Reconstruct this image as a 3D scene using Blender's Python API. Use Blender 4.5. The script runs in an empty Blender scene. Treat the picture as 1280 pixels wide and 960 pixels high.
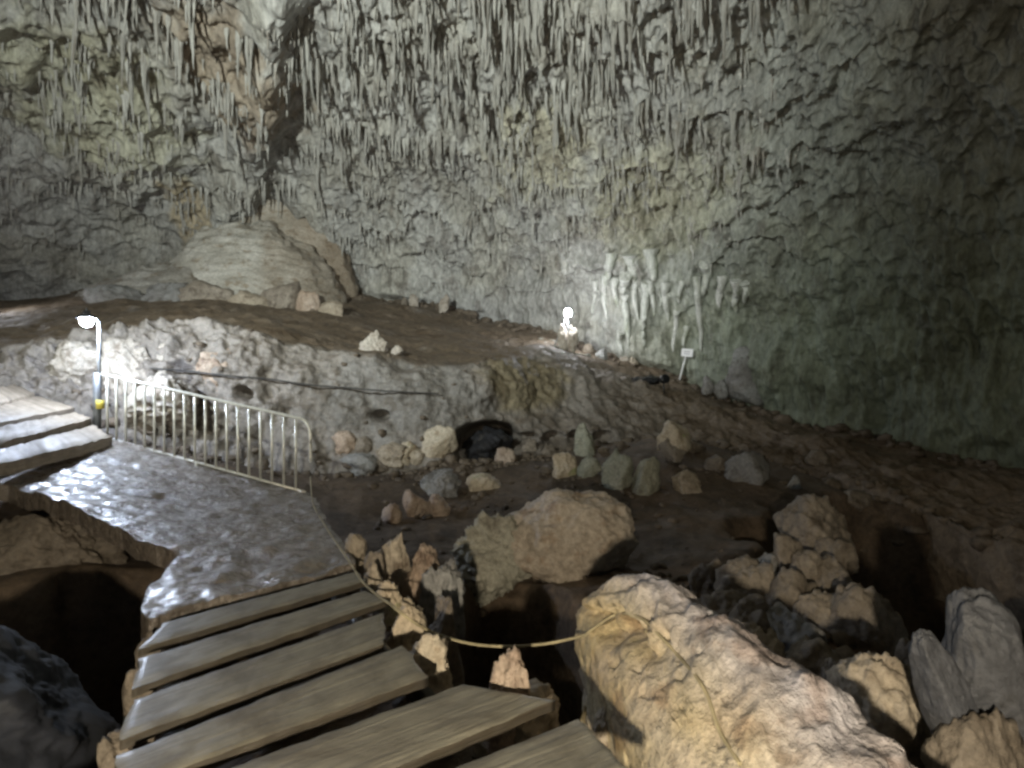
import bpy, bmesh, math, random
import numpy as np
from mathutils import Vector
from mathutils.bvhtree import BVHTree

sc = bpy.context.scene
# ------------------------------------------------------------------ camera, world, exposure
CAM_Z = 1.65
FPX = 700.0                                   # focal length in pixels of a 1280-wide picture
cam_data = bpy.data.cameras.new('camera')
cam = bpy.data.objects.new('camera', cam_data)
sc.collection.objects.link(cam)
cam.location = (0, 0, CAM_Z)
cam.rotation_euler = (math.radians(90), 0, 0)
cam_data.sensor_width = 36.0
cam_data.lens = 36.0 * FPX / 1280.0
cam_data.clip_start = 0.05
cam_data.clip_end = 500
sc.camera = cam

world = bpy.data.worlds.new('World')
sc.world = world
world.use_nodes = True
wn, wl = world.node_tree.nodes, world.node_tree.links
bg = wn['Background']
sky = wn.new('ShaderNodeTexSky')
sky.sky_type = 'NISHITA'
sky.sun_disc = False
sky.sun_elevation = math.radians(35)
sky.sun_rotation = math.radians(20)
wl.new(sky.outputs['Color'], bg.inputs['Color'])
bg.inputs['Strength'].default_value = 0.06   # daylight reaches in only through the cave mouth behind the camera

sc.view_settings.view_transform = 'Standard'
sc.view_settings.look = 'None'
sc.view_settings.exposure = 0.0
sc.view_settings.gamma = 1.0
sc.view_settings.use_curve_mapping = False
sc.render.engine = 'CYCLES'
sc.cycles.use_denoising = True
sc.cycles.max_bounces = 3
sc.cycles.diffuse_bounces = 2
sc.cycles.glossy_bounces = 1
sc.cycles.sample_clamp_indirect = 6.0
sc.cycles.filter_width = 2.8

POWER_RAIL, POWER_FAR, POWER_EDGE, POWER_DECK, POWER_FLOOD = 600.0, 300.0, 130.0, 1150.0, 21500.0

# ------------------------------------------------------------------ numeric helpers
rng = np.random.default_rng(7)
random.seed(7)
PERM = np.random.default_rng(3).permutation(256).astype(np.int64)
PERM = np.concatenate([PERM, PERM, PERM])
G3 = np.random.default_rng(4).normal(size=(256, 3))
G3 /= np.linalg.norm(G3, axis=1)[:, None]

def perlin(p):
    p = np.asarray(p, dtype=np.float64)
    sh = p.shape[:-1]
    p = p.reshape(-1, 3)
    i = np.floor(p).astype(np.int64)
    f = p - i
    i &= 255
    w = f * f * f * (f * (f * 6 - 15) + 10)
    out = np.zeros(len(p))
    for dx in (0, 1):
        wx = w[:, 0] if dx else 1 - w[:, 0]
        for dy in (0, 1):
            wy = w[:, 1] if dy else 1 - w[:, 1]
            for dz in (0, 1):
                wz = w[:, 2] if dz else 1 - w[:, 2]
                h = PERM[PERM[PERM[(i[:, 0] + dx) & 255] + ((i[:, 1] + dy) & 255)] + ((i[:, 2] + dz) & 255)]
                g = G3[h]
                out += wx * wy * wz * (g[:, 0] * (f[:, 0] - dx) + g[:, 1] * (f[:, 1] - dy) + g[:, 2] * (f[:, 2] - dz))
    return (out * 1.6).reshape(sh)

def fbm(p, o=4, gain=0.5):
    s = np.zeros(p.shape[:-1]); a = 1.0; q = np.asarray(p, dtype=float)
    for k in range(o):
        s += a * perlin(q + 17.3 * k)
        a *= gain; q = q * 2.03
    return s

def ridged(p, o=3):
    s = np.zeros(p.shape[:-1]); a = 1.0; q = np.asarray(p, dtype=float)
    for k in range(o):
        s += a * (1 - 2 * np.abs(perlin(q + 9.1 * k)))
        a *= 0.5; q = q * 2.1
    return s

def sstep(a, b, x):
    t = np.clip((x - a) / (b - a), 0, 1)
    return t * t * (3 - 2 * t)

def P(u, v, d):
    """a place seen at picture point (u, v) standing d metres ahead"""
    return np.array([(u - 640) / FPX * d, d, CAM_Z - (v - 480) / FPX * d])

def on_z(u, v, z):
    return P(u, v, (CAM_Z - z) * FPX / (v - 480))

def catmull(pts, n):
    pts = np.asarray(pts, float)
    m = len(pts)
    t = np.linspace(0, m - 1 - 1e-9, n)
    i = np.floor(t).astype(int); f = (t - i)[:, None]
    g = lambda k: pts[np.clip(k, 0, m - 1)]
    p0, p1, p2, p3 = g(i - 1), g(i), g(i + 1), g(i + 2)
    return 0.5 * (2 * p1 + (p2 - p0) * f + (2 * p0 - 5 * p1 + 4 * p2 - p3) * f ** 2 + (3 * p1 - p0 - 3 * p2 + p3) * f ** 3)

# ------------------------------------------------------------------ mesh helpers
def mesh_np(name, v, f, mat=None, smooth=True, col=None, uv=None):
    v = np.asarray(v, dtype=np.float32).reshape(-1, 3)
    f = np.asarray(f, dtype=np.int32)
    k = f.shape[1]
    me = bpy.data.meshes.new(name)
    me.vertices.add(len(v)); me.vertices.foreach_set('co', v.ravel())
    me.loops.add(f.size); me.loops.foreach_set('vertex_index', f.ravel())
    me.polygons.add(len(f))
    me.polygons.foreach_set('loop_start', np.arange(0, f.size, k, dtype=np.int32))
    me.polygons.foreach_set('use_smooth', np.full(len(f), smooth))
    me.update(calc_edges=True)
    me.validate()
    if col is not None:
        c = np.ones((len(v), 4), dtype=np.float32)
        c[:, :3] = np.asarray(col).reshape(-1, 3)
        a = me.color_attributes.new('Tint', 'FLOAT_COLOR', 'POINT')
        a.data.foreach_set('color', c.ravel())
    if uv is not None:
        l = me.uv_layers.new(name='UVMap')
        l.data.foreach_set('uv', np.asarray(uv, dtype=np.float32)[f.ravel()].ravel())
    if mat:
        me.materials.append(mat)
    return me

def grid_faces(nr, nc, wrap=False):
    r = np.arange(nr - 1)[:, None]
    c = np.arange(nc if wrap else nc - 1)[None, :]
    a = r * nc + c; b = r * nc + (c + 1) % nc
    return np.stack([a, b, b + nc, a + nc], -1).reshape(-1, 4)

def link(name, me, parent=None, loc=None):
    o = bpy.data.objects.new(name, me)
    sc.collection.objects.link(o)
    if loc is not None:
        o.location = loc
    if parent is not None:
        o.parent = parent
    return o

def tag(o, label=None, cat=None, group=None, kind=None):
    if label: o['label'] = label
    if cat: o['category'] = cat
    if group: o['group'] = group
    if kind: o['kind'] = kind
    return o

def thing(name, loc, label, cat, group=None):
    return tag(link(name, None, None, tuple(loc)), label, cat, group)

def grid_normals(g):
    du = np.gradient(g, axis=1); dv = np.gradient(g, axis=0)
    n = np.cross(du, dv)
    return n / (np.linalg.norm(n, axis=-1, keepdims=True) + 1e-9)

def tube(name, pts, rad, mat, parent=None, seg=8, origin=(0, 0, 0), n=None, caps=True):
    """round bar along points (world), one mesh; origin is the parent's place"""
    pts = np.asarray(pts, float)
    if n: pts = catmull(pts, n)
    m = len(pts)
    rad = np.broadcast_to(np.asarray(rad, float), (m,))
    t = np.gradient(pts, axis=0); t /= np.linalg.norm(t, axis=1)[:, None] + 1e-9
    ref = np.array([0, 0, 1.0]) if abs(t[0, 2]) < 0.9 else np.array([1.0, 0, 0])
    a = np.cross(t, ref); a /= np.linalg.norm(a, axis=1)[:, None] + 1e-9
    b = np.cross(t, a)
    ang = np.linspace(0, 2 * math.pi, seg, endpoint=False)
    g = pts[:, None] + rad[:, None, None] * (np.cos(ang)[None, :, None] * a[:, None] + np.sin(ang)[None, :, None] * b[:, None])
    v = (g - np.asarray(origin, float)).reshape(-1, 3)
    f = grid_faces(m, seg, wrap=True).tolist()
    if caps:
        base = (m - 1) * seg
        f2 = [list(range(seg))[::-1], [base + k for k in range(seg)]]
    else:
        f2 = []
    me = bpy.data.meshes.new(name)
    me.from_pydata(v.tolist(), [], f + f2)
    me.polygons.foreach_set('use_smooth', [True] * len(f) + [False] * len(f2))
    me.update()
    me.materials.append(mat)
    return link(name, me, parent)

def lathe(name, prof, mat, parent=None, seg=20, loc=(0, 0, 0), rot=(0, 0, 0)):
    prof = np.asarray(prof, float)
    ang = np.linspace(0, 2 * math.pi, seg, endpoint=False)
    g = np.stack([prof[:, 0:1] * np.cos(ang), prof[:, 0:1] * np.sin(ang), np.repeat(prof[:, 1:2], seg, 1)], -1)
    o = link(name, mesh_np(name, g.reshape(-1, 3), grid_faces(len(prof), seg, True), mat), parent, loc)
    o.rotation_euler = rot
    return o

def box(name, size, mat, parent=None, loc=(0, 0, 0), rot=(0, 0, 0), bev=0.01):
    bm = bmesh.new()
    bmesh.ops.create_cube(bm, size=1)
    bmesh.ops.scale(bm, vec=size, verts=bm.verts)
    bmesh.ops.bevel(bm, geom=list(bm.edges), offset=bev, segments=2, affect='EDGES')
    me = bpy.data.meshes.new(name); bm.to_mesh(me); bm.free()
    me.materials.append(mat)
    o = link(name, me, parent, loc)
    o.rotation_euler = rot
    return o

_ico = {}
def ico(sub):
    if sub not in _ico:
        bm = bmesh.new()
        bmesh.ops.create_icosphere(bm, subdivisions=sub, radius=1)
        v = np.array([q.co[:] for q in bm.verts])
        f = np.array([[q.index for q in p.verts] for p in bm.faces])
        bm.free()
        _ico[sub] = (v / np.linalg.norm(v, axis=1)[:, None], f)
    return _ico[sub]

def rock_shape(seed, sub=4, cuts=9, rough=0.16, fine=0.05, crag=0.0, flat=0.0):
    """an angular weathered stone filling the box -1..1"""
    r = np.random.default_rng(seed)
    d, f = ico(sub)
    rad = np.full(len(d), 1.05)
    k = 20.0
    acc = np.exp(-k * rad)
    for _ in range(cuts):
        n = r.normal(size=3); n /= np.linalg.norm(n)
        c = r.uniform(0.5, 0.9)
        dn = d @ n
        rr = np.where(dn > 0.12, c / np.maximum(dn, 0.12), 9)
        acc += np.exp(-k * rr)
    rad = -np.log(acc) / k
    off = r.uniform(-50, 50, 3)
    q = d * rad[:, None]
    rad = rad * (1 + rough * fbm(q * 1.7 + off, 4) + fine * 1.5 * fbm(q * 5 + off, 4, 0.62) + min(.02, .4 * fine) * (ridged(q * 9 + off, 2) - .6))
    if crag:
        rad = rad * (1 + crag * (ridged(q * 3.1 + off, 3) - 0.6) + crag * 0.4 * fbm(q * 14 + off, 2))
        pit = np.clip(perlin(q * 4.3 - off) - 0.35, 0, 1)
        rad = rad * (1 - crag * 1.6 * pit)
    v = d * rad[:, None]
    lo, hi = v.min(0), v.max(0)
    v = (v - (lo + hi) / 2) / ((hi - lo) / 2)
    return v, f

# ------------------------------------------------------------------ materials
def new_mat(name):
    m = bpy.data.materials.new(name); m.use_nodes = True
    nt = m.node_tree
    return m, nt.nodes, nt.links, nt.nodes['Principled BSDF']

def stone_mat(name, a, b, c, scale=1.0, stretch=(1, 1, 1), bump=0.5, rough=(0.55, 0.85), tint=True, spots=None, grain=1.0, rand=0.0):
    """a, b: broad mottling, c: dirt in blotches; spots: (colour, scale, threshold)"""
    m, n, l, bs = new_mat(name)
    tc = n.new('ShaderNodeTexCoord'); mp = n.new('ShaderNodeMapping')
    mp.inputs['Scale'].default_value = stretch
    l.new(tc.outputs['Object'], mp.inputs['Vector'])
    vec = mp.outputs['Vector']
    if rand:
        oi = n.new('ShaderNodeObjectInfo')
        ad = n.new('ShaderNodeVectorMath'); ad.operation = 'MULTIPLY_ADD'
        ad.inputs[1].default_value = (1, 1, 1)
        sv = n.new('ShaderNodeVectorMath'); sv.operation = 'SCALE'; sv.inputs['Scale'].default_value = 37.0
        co = n.new('ShaderNodeCombineXYZ')
        for k in range(3): l.new(oi.outputs['Random'], co.inputs[k])
        l.new(co.outputs[0], sv.inputs[0]); l.new(vec, ad.inputs[0]); l.new(sv.outputs[0], ad.inputs[2])
        vec = ad.outputs[0]
    def noise(s, det=6, ro=0.6, dist=0.0):
        t = n.new('ShaderNodeTexNoise'); t.inputs['Scale'].default_value = s
        t.inputs['Detail'].default_value = det; t.inputs['Roughness'].default_value = ro
        t.inputs['Distortion'].default_value = dist
        l.new(vec, t.inputs['Vector']); return t.outputs['Fac']
    def ramp(src, p0, p1):
        r = n.new('ShaderNodeMapRange'); r.interpolation_type = 'SMOOTHSTEP'
        r.inputs['From Min'].default_value = p0; r.inputs['From Max'].default_value = p1
        l.new(src, r.inputs['Value']); return r.outputs['Result']
    def mix(fac, A, B, mode='MIX'):
        x = n.new('ShaderNodeMix'); x.data_type = 'RGBA'; x.blend_type = mode
        if isinstance(fac, float): x.inputs['Factor'].default_value = fac
        else: l.new(fac, x.inputs['Factor'])
        for s, q in ((x.inputs['A'], A), (x.inputs['B'], B)):
            if isinstance(q, tuple): s.default_value = (*q, 1)
            else: l.new(q, s)
        return x.outputs['Result']
    col = mix(ramp(noise(0.9 * scale, 4, 0.6), 0.38, 0.62), a, b)
    col = mix(ramp(noise(2.6 * scale, 5, 0.65), 0.5, 0.68), col, c)
    fine = noise(14 * scale, 4, 0.7)
    g = n.new('ShaderNodeMapRange'); g.inputs['From Min'].default_value = 0.25; g.inputs['From Max'].default_value = 0.75
    g.inputs['To Min'].default_value = 1 - 0.45 * grain; g.inputs['To Max'].default_value = 1 + 0.35 * grain
    l.new(fine, g.inputs['Value'])
    gm = n.new('ShaderNodeCombineColor')
    for k in range(3): l.new(g.outputs['Result'], gm.inputs[k])
    col = mix(1.0, col, gm.outputs[0], 'MULTIPLY')
    if spots:
        sc_, ss, th = spots
        col = mix(ramp(noise(ss, 6, 0.6, 0.8), th, th + 0.1), col, sc_)
    if tint:
        at = n.new('ShaderNodeAttribute'); at.attribute_name = 'Tint'
        col = mix(1.0, col, at.outputs['Color'], 'MULTIPLY')
    l.new(col, bs.inputs['Base Color'])
    rr = n.new('ShaderNodeMapRange')
    rr.inputs['From Min'].default_value = 0.3; rr.inputs['From Max'].default_value = 0.7
    rr.inputs['To Min'].default_value = rough[0]; rr.inputs['To Max'].default_value = rough[1]
    l.new(noise(3.1 * scale, 2), rr.inputs['Value']); l.new(rr.outputs['Result'], bs.inputs['Roughness'])
    vo = n.new('ShaderNodeTexVoronoi'); vo.inputs['Scale'].default_value = 7 * scale
    l.new(vec, vo.inputs['Vector'])
    sm = n.new('ShaderNodeMath'); sm.operation = 'MULTIPLY_ADD'; sm.inputs[1].default_value = 0.35
    l.new(vo.outputs['Distance'], sm.inputs[0]); l.new(noise(7 * scale, 5, 0.68), sm.inputs[2])
    bp = n.new('ShaderNodeBump'); bp.inputs['Strength'].default_value = bump; bp.inputs['Distance'].default_value = 0.09 / scale
    l.new(sm.outputs[0], bp.inputs['Height']); l.new(bp.outputs['Normal'], bs.inputs['Normal'])
    return m

def metal_mat(name, col, rough=0.4, metallic=0.6, wear=0.3):
    m, n, l, bs = new_mat(name)
    tc = n.new('ShaderNodeTexCoord')
    t = n.new('ShaderNodeTexNoise'); t.inputs['Scale'].default_value = 9; t.inputs['Detail'].default_value = 6
    l.new(tc.outputs['Object'], t.inputs['Vector'])
    r = n.new('ShaderNodeValToRGB')
    r.color_ramp.elements[0].position = 0.35; r.color_ramp.elements[1].position = 0.7
    r.color_ramp.elements[0].color = (*[q * (1 - wear) for q in col], 1)
    r.color_ramp.elements[1].color = (*col, 1)
    l.new(t.outputs['Fac'], r.inputs['Fac']); l.new(r.outputs['Color'], bs.inputs['Base Color'])
    bs.inputs['Metallic'].default_value = metallic; bs.inputs['Roughness'].default_value = rough
    return m

def glow_mat(name, col, strength):
    m, n, l, bs = new_mat(name)
    e = n.new('ShaderNodeEmission'); e.inputs['Color'].default_value = (*col, 1); e.inputs['Strength'].default_value = strength
    l.new(e.outputs[0], n['Material Output'].inputs['Surface'])
    return m

def plank_mat(name, a, b, dirt, rough=(0.35, 0.7)):
    m, n, l, bs = new_mat(name)
    uv = n.new('ShaderNodeUVMap'); oi = n.new('ShaderNodeObjectInfo')
    mp = n.new('ShaderNodeMapping'); mp.inputs['Scale'].default_value = (1.3, 15, 1)
    ad = n.new('ShaderNodeVectorMath'); ad.operation = 'ADD'
    l.new(uv.outputs[0], ad.inputs[0]); l.new(oi.outputs['Location'], ad.inputs[1])
    l.new(ad.outputs[0], mp.inputs['Vector'])
    t = n.new('ShaderNodeTexNoise'); t.inputs['Scale'].default_value = 2.2; t.inputs['Detail'].default_value = 8; t.inputs['Roughness'].default_value = 0.65
    l.new(mp.outputs[0], t.inputs['Vector'])
    t2 = n.new('ShaderNodeTexNoise'); t2.inputs['Scale'].default_value = 3.2; t2.inputs['Detail'].default_value = 7; t2.inputs['Roughness'].default_value = 0.65
    l.new(ad.outputs[0], t2.inputs['Vector'])
    x = n.new('ShaderNodeMix'); x.data_type = 'RGBA'
    x.inputs['A'].default_value = (*a, 1); x.inputs['B'].default_value = (*b, 1)
    r1 = n.new('ShaderNodeMapRange'); r1.inputs['From Min'].default_value = 0.4; r1.inputs['From Max'].default_value = 0.6
    l.new(t.outputs['Fac'], r1.inputs['Value']); l.new(r1.outputs[0], x.inputs['Factor'])
    y = n.new('ShaderNodeMix'); y.data_type = 'RGBA'; y.inputs['B'].default_value = (*dirt, 1)
    r2 = n.new('ShaderNodeMapRange'); r2.inputs['From Min'].default_value = 0.46; r2.inputs['From Max'].default_value = 0.66; r2.inputs['To Max'].default_value = 0.85
    l.new(t2.outputs['Fac'], r2.inputs['Value']); l.new(r2.outputs[0], y.inputs['Factor']); l.new(x.outputs['Result'], y.inputs['A'])
    l.new(y.outputs['Result'], bs.inputs['Base Color'])
    r3 = n.new('ShaderNodeMapRange'); r3.inputs['From Min'].default_value = 0.35; r3.inputs['From Max'].default_value = 0.65
    r3.inputs['To Min'].default_value = rough[0]; r3.inputs['To Max'].default_value = rough[1]
    l.new(t2.outputs['Fac'], r3.inputs['Value']); l.new(r3.outputs[0], bs.inputs['Roughness'])
    bp = n.new('ShaderNodeBump'); bp.inputs['Strength'].default_value = 0.8; bp.inputs['Distance'].default_value = 0.015
    l.new(t.outputs['Fac'], bp.inputs['Height']); l.new(bp.outputs[0], bs.inputs['Normal'])
    return m

M = {}
M['wall'] = stone_mat('cave_limestone', (.41, .405, .375), (.31, .303, .28), (.2, .187, .166), 0.55, (1, 1, .45), 0.7, (.5, .85))
M['stal'] = stone_mat('dripstone', (.43, .42, .38), (.34, .325, .29), (.23, .205, .17), 0.9, (1, 1, .22), 0.5, (.4, .75), tint=False, rand=1)
M['terrace'] = stone_mat('muddy_limestone', (.255, .23, .203), (.195, .173, .148), (.135, .112, .087), 0.6, (1, 1, 1), 0.7, (.5, .85))
M['mud'] = stone_mat('wet_cave_mud', (.115, .082, .054), (.08, .057, .038), (.055, .039, .026), 0.8, (1, 1, 1), 0.4, (.7, .95))
M['flow'] = stone_mat('flowstone', (.46, .44, .40), (.36, .34, .30), (.24, .20, .15), 0.8, (1, 1, 1.6), 0.5, (.4, .75))
M['drape'] = stone_mat('pale_drapery', (.60, .60, .56), (.48, .49, .44), (.30, .32, .24), 1.0, (1, 1, .2), 0.5, (.35, .65), tint=False, rand=1)
M['tan'] = stone_mat('tan_limestone', (.42, .36, .28), (.34, .285, .215), (.17, .13, .09), 1.3, (1, 1, 1), 0.6, (.55, .85), tint=False, rand=1)
M['gold'] = stone_mat('yellow_limestone', (.50, .435, .335), (.46, .375, .265), (.33, .26, .18), 1.6, (1, 1, 1), 0.7, (.45, .8), tint=True, spots=((.27, .28, .13), 2.3, .6), rand=1)
M['green'] = stone_mat('algae_limestone', (.33, .325, .255), (.255, .26, .2), (.16, .145, .105), 1.4, (1, 1, 1), 0.6, (.55, .85), tint=False, rand=1)
M['grey'] = stone_mat('grey_limestone', (.27, .27, .26), (.21, .20, .19), (.11, .10, .085), 1.2, (1, 1, 1), 0.5, (.5, .8), tint=False, rand=1)
M['pink'] = stone_mat('pinkish_limestone', (.42, .34, .27), (.36, .27, .2), (.2, .14, .1), 1.3, (1, 1, 1), 0.6, (.5, .85), tint=False, rand=1)
M['dull'] = stone_mat('dull_brown_limestone', (.23, .195, .155), (.18, .15, .115), (.09, .07, .05), 1.2, (1, 1, 1), 0.6, (.5, .85), tint=False, rand=1)
M['hollow_shade'] = stone_mat('hollow_shade_rock', (.02, .02, .024), (.014, .014, .017), (.03, .027, .025), 1.2, (1, 1, 1), 0.5, (.7, .9), tint=False, rand=1)  # near-black stand-in for the shade inside the bank hollow
M['shaded'] = stone_mat('shaded_blue_rock', (.014, .017, .026), (.010, .012, .019), (.007, .008, .011), 1.2, (1, 1, 1), 0.15, (.75, .9), tint=False, rand=1)  # dark blue colour stands in for shade on the boulder by the deck
M['bould'] = stone_mat('pale_boulder_stone', (.46, .40, .33), (.40, .34, .27), (.30, .22, .15), 1.1, (1, 1, 1), 0.45, (.6, .85), tint=False, rand=1)
M['lime'] = stone_mat('greyish_boulder_stone', (.38, .365, .30), (.31, .30, .24), (.2, .18, .14), 1.3, (1, 1, 1), 0.5, (.6, .85), tint=False, rand=1)
M['bluegrey'] = stone_mat('blue_grey_rock', (.085, .088, .098), (.068, .07, .077), (.045, .043, .042), 1.2, (1, 1, 1), 0.45, (.55, .75), tint=False, rand=1)
M['chip'] = stone_mat('muddy_chips', (.15, .118, .085), (.11, .085, .06), (.07, .052, .036), 1.4, (1, 1, 1), 0.5, (.6, .85), tint=False)
M['umber'] = stone_mat('umber_limestone', (.29, .25, .2), (.225, .19, .15), (.12, .095, .07), 1.3, (1, 1, 1), 0.6, (.55, .85), tint=False, rand=1)
M['white'] = stone_mat('white_limestone', (.46, .42, .36), (.38, .335, .28), (.22, .18, .14), 1.2, (1, 1, 1), 0.7, (.5, .8), tint=False, rand=1)
M['landing'] = stone_mat('wet_concrete', (.18, .15, .12), (.135, .112, .09), (.23, .195, .16), 1.8, (1, 1, 1), 0.9, (.16, .42), tint=False)
M['landing'].node_tree.nodes['Principled BSDF'].inputs['Coat Weight'].default_value = 0.5
M['landing'].node_tree.nodes['Principled BSDF'].inputs['Coat Roughness'].default_value = 0.3
M['landing'].node_tree.nodes['Principled BSDF'].inputs['Specular IOR Level'].default_value = 0.9
M['plank'] = plank_mat('grey_timber', (.25, .232, .18), (.15, .138, .108), (.09, .074, .052))
M['plank'].node_tree.nodes['Principled BSDF'].inputs['Coat Weight'].default_value = 0.35
M['plank'].node_tree.nodes['Principled BSDF'].inputs['Coat Roughness'].default_value = 0.3
M['step'] = plank_mat('pale_timber', (.28, .23, .17), (.2, .165, .12), (.12, .094, .066), (.45, .75))
M['beam_and_gap'] = plank_mat('dark_timber_gap_shade', (.07, .058, .042), (.05, .042, .03), (.03, .025, .02))
M['steel'] = metal_mat('cream_steel', (.78, .77, .70), 0.36, 0.3, 0.3)
M['galv'] = metal_mat('galvanised_steel', (.5, .52, .55), 0.4, 0.7, 0.3)
M['dgalv'] = metal_mat('dull_steel', (.2, .21, .22), 0.5, 0.5, 0.4)
M['black'] = metal_mat('black_plastic', (.015, .015, .017), 0.3, 0.0, 0.3)
M['cable'] = metal_mat('dark_cable', (.045, .042, .04), 0.6, 0.0, 0.3)
M['rope'] = metal_mat('straw_rope', (.42, .36, .22), 0.85, 0.0, 0.45)
M['yellow'] = metal_mat('yellow_tape', (.55, .45, .07), 0.5, 0.0, 0.15)
M['paint'] = metal_mat('white_paint', (.8, .8, .8), 0.5, 0.0, 0.1)
M['ink'] = metal_mat('grey_print', (.25, .25, .28), 0.6, 0.0, 0.1)

# ------------------------------------------------------------------ the setting: terrace with its rock bank
FT = [  # foot of bank, top edge of bank, foot of back wall: each (u, v, depth)
 ((-420, 560, 8.0), (-420, 400, 9.4), (-330, 352, 20.0)),
 ((-200, 530, 9.4), (-200, 415, 10.8), (-150, 362, 22.5)),
 ((0, 515, 10.6), (10, 434, 12.0), (0, 374, 24.0)),
 ((130, 535, 11.4), (130, 417, 12.6), (130, 360, 25.5)),
 ((270, 565, 12.0), (262, 410, 13.2), (280, 356, 27.0)),
 ((400, 585, 12.7), (400, 437, 14.0), (430, 366, 27.5)),
 ((555, 572, 13.6), (560, 457, 15.0), (565, 388, 27.0)),
 ((640, 566, 14.2), (628, 449, 16.2), (650, 408, 26.0)),
 ((730, 552, 15.4), (688, 437, 18.6), (705, 420, 24.5)),
 ((820, 540, 16.2), (768, 462, 19.0), (772, 449, 22.8)),
 ((900, 552, 15.8), (862, 493, 18.0), (872, 481, 21.4)),
 ((1000, 580, 14.2), (965, 528, 16.6), (1000, 527, 19.0)),
 ((1130, 625, 11.4), (1120, 572, 14.0), (1130, 560, 16.4)),
 ((1300, 690, 9.0), (1300, 615, 11.5), (1300, 592, 14.0)),
 ((1650, 800, 6.8), (1650, 680, 8.6), (1640, 650, 10.5)),
]
Fp = np.array([P(*r[0]) for r in FT]); Tp = np.array([P(*r[1]) for r in FT]); Wp = np.array([P(*r[2]) for r in FT])
NC = 560
Fs, Ts, Ws = catmull(Fp, NC), catmull(Tp, NC), catmull(Wp, NC)
rows = []
for k in range(5):
    b = Fs.copy(); b[:, 2] -= (5 - k) * 0.35; b[:, 1] -= 0.1 * (5 - k); rows.append(b)
NB = 84
for k in range(NB):
    t = k / NB
    h = t + 0.10 * math.sin(2 * math.pi * t)
    z = t + 0.09 * math.sin(math.pi * t)
    b = Fs + (Ts - Fs) * h; b[:, 2] = Fs[:, 2] + (Ts[:, 2] - Fs[:, 2]) * z; rows.append(b)
NT = 150
for k in range(NT + 12):
    t = k / NT
    b = Ts + (Ws - Ts) * t
    b[:, 2] = Ts[:, 2] + (Ws[:, 2] - Ts[:, 2]) * min(t, 1.0) - 0.10 * np.minimum(1, np.linalg.norm(Ws - Ts, axis=1)) * math.sin(math.pi * min(t, 1))
    rows.append(b)
T = np.stack(rows)                                     # rows x columns x 3
for _ in range(3):                                     # soften the corner at the top edge
    T[1:-1] = 0.25 * T[:-2] + 0.5 * T[1:-1] + 0.25 * T[2:]
N = grid_normals(T)
N *= np.sign(N[..., 2:3].mean())
bankness = np.zeros(T.shape[:2]); bankness[:5 + NB] = 1
for _ in range(10):
    bankness[1:-1] = 0.25 * bankness[:-2] + 0.5 * bankness[1:-1] + 0.25 * bankness[2:]
left_heap = np.exp(-(((T[..., 0] + 8.5) / 3.6) ** 2))
disp = bankness * (0.26 * fbm(T / 1.9, 5, .5) + 0.06 * ridged(T * np.array([1.9, 1.9, .6]), 3) - 0.05 + 0.05 * fbm(T * 3.0, 4, .6)
                   + left_heap * (0.19 * ridged(T * 1.8 + 5, 4) + 0.14 * fbm(T * 2.6, 4, .6)))
disp += (1 - bankness) * (0.22 * fbm(T / 2.6 + 3, 4) + 0.05 * fbm(T * 2.2, 3))
T2 = T + N * disp[..., None]
def hollow(c, rx, rz, depth):
    global T2
    q = ((T2[..., 0] - c[0]) / rx) ** 2 + ((T2[..., 2] - c[2]) / rz) ** 2
    m = np.exp(-q ** 3) * bankness
    T2 = T2 + m[..., None] * np.array([0.0, 1, 0.0]) * depth
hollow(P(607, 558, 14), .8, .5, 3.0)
hollow(P(303, 492, 12.6), .16, .16, .7)
hollow(P(473, 520, 13.6), .20, .13, .6)
for uu in np.linspace(660, 760, 4): hollow(P(uu, 552, 15), .35, .22, .7)
# mud lies on what is flat, bare limestone on what is steep
n2 = grid_normals(T2); n2 *= np.sign(n2[..., 2:3].mean())
mudm = sstep(.5, .9, n2[..., 2] + 0.25 * fbm(T2 / 1.3, 3)) * (1 - 0.6 * bankness)
right_mud = sstep(2.0, 6.0, T2[..., 0]) * 0.75
mudm = np.clip(mudm + right_mud, 0, 1)[..., None]
def blotch(X, c, r, soft=1.0):
    d2 = (((X - np.asarray(c)) / np.asarray(r)) ** 2).sum(-1)
    n = 0.5 * fbm(X / (0.35 * float(np.mean(r))), 3)
    return sstep(1.3, 0.5, d2 + n * soft)[..., None]
tint = np.ones(T2.shape)
tint = tint * (1 - mudm) + mudm * np.array([.66, .55, .42])
tint = tint * (1 - blotch(T2, P(650, 480, 16.5), (1.6, 2, .9)) * np.array([0.0, .06, .3]))
tint = tint * (1 - blotch(T2, P(500, 500, 14.5), (2.6, 2, 1.2)) * np.array([.1, .06, .02]))
terrace = link('rock_terrace', mesh_np('rock_terrace', T2, grid_faces(*T2.shape[:2]), M['terrace'], col=tint.clip(0, 1.2)))
tag(terrace, 'brown mud terrace ending in a steep pale rock bank', kind='structure')

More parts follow.
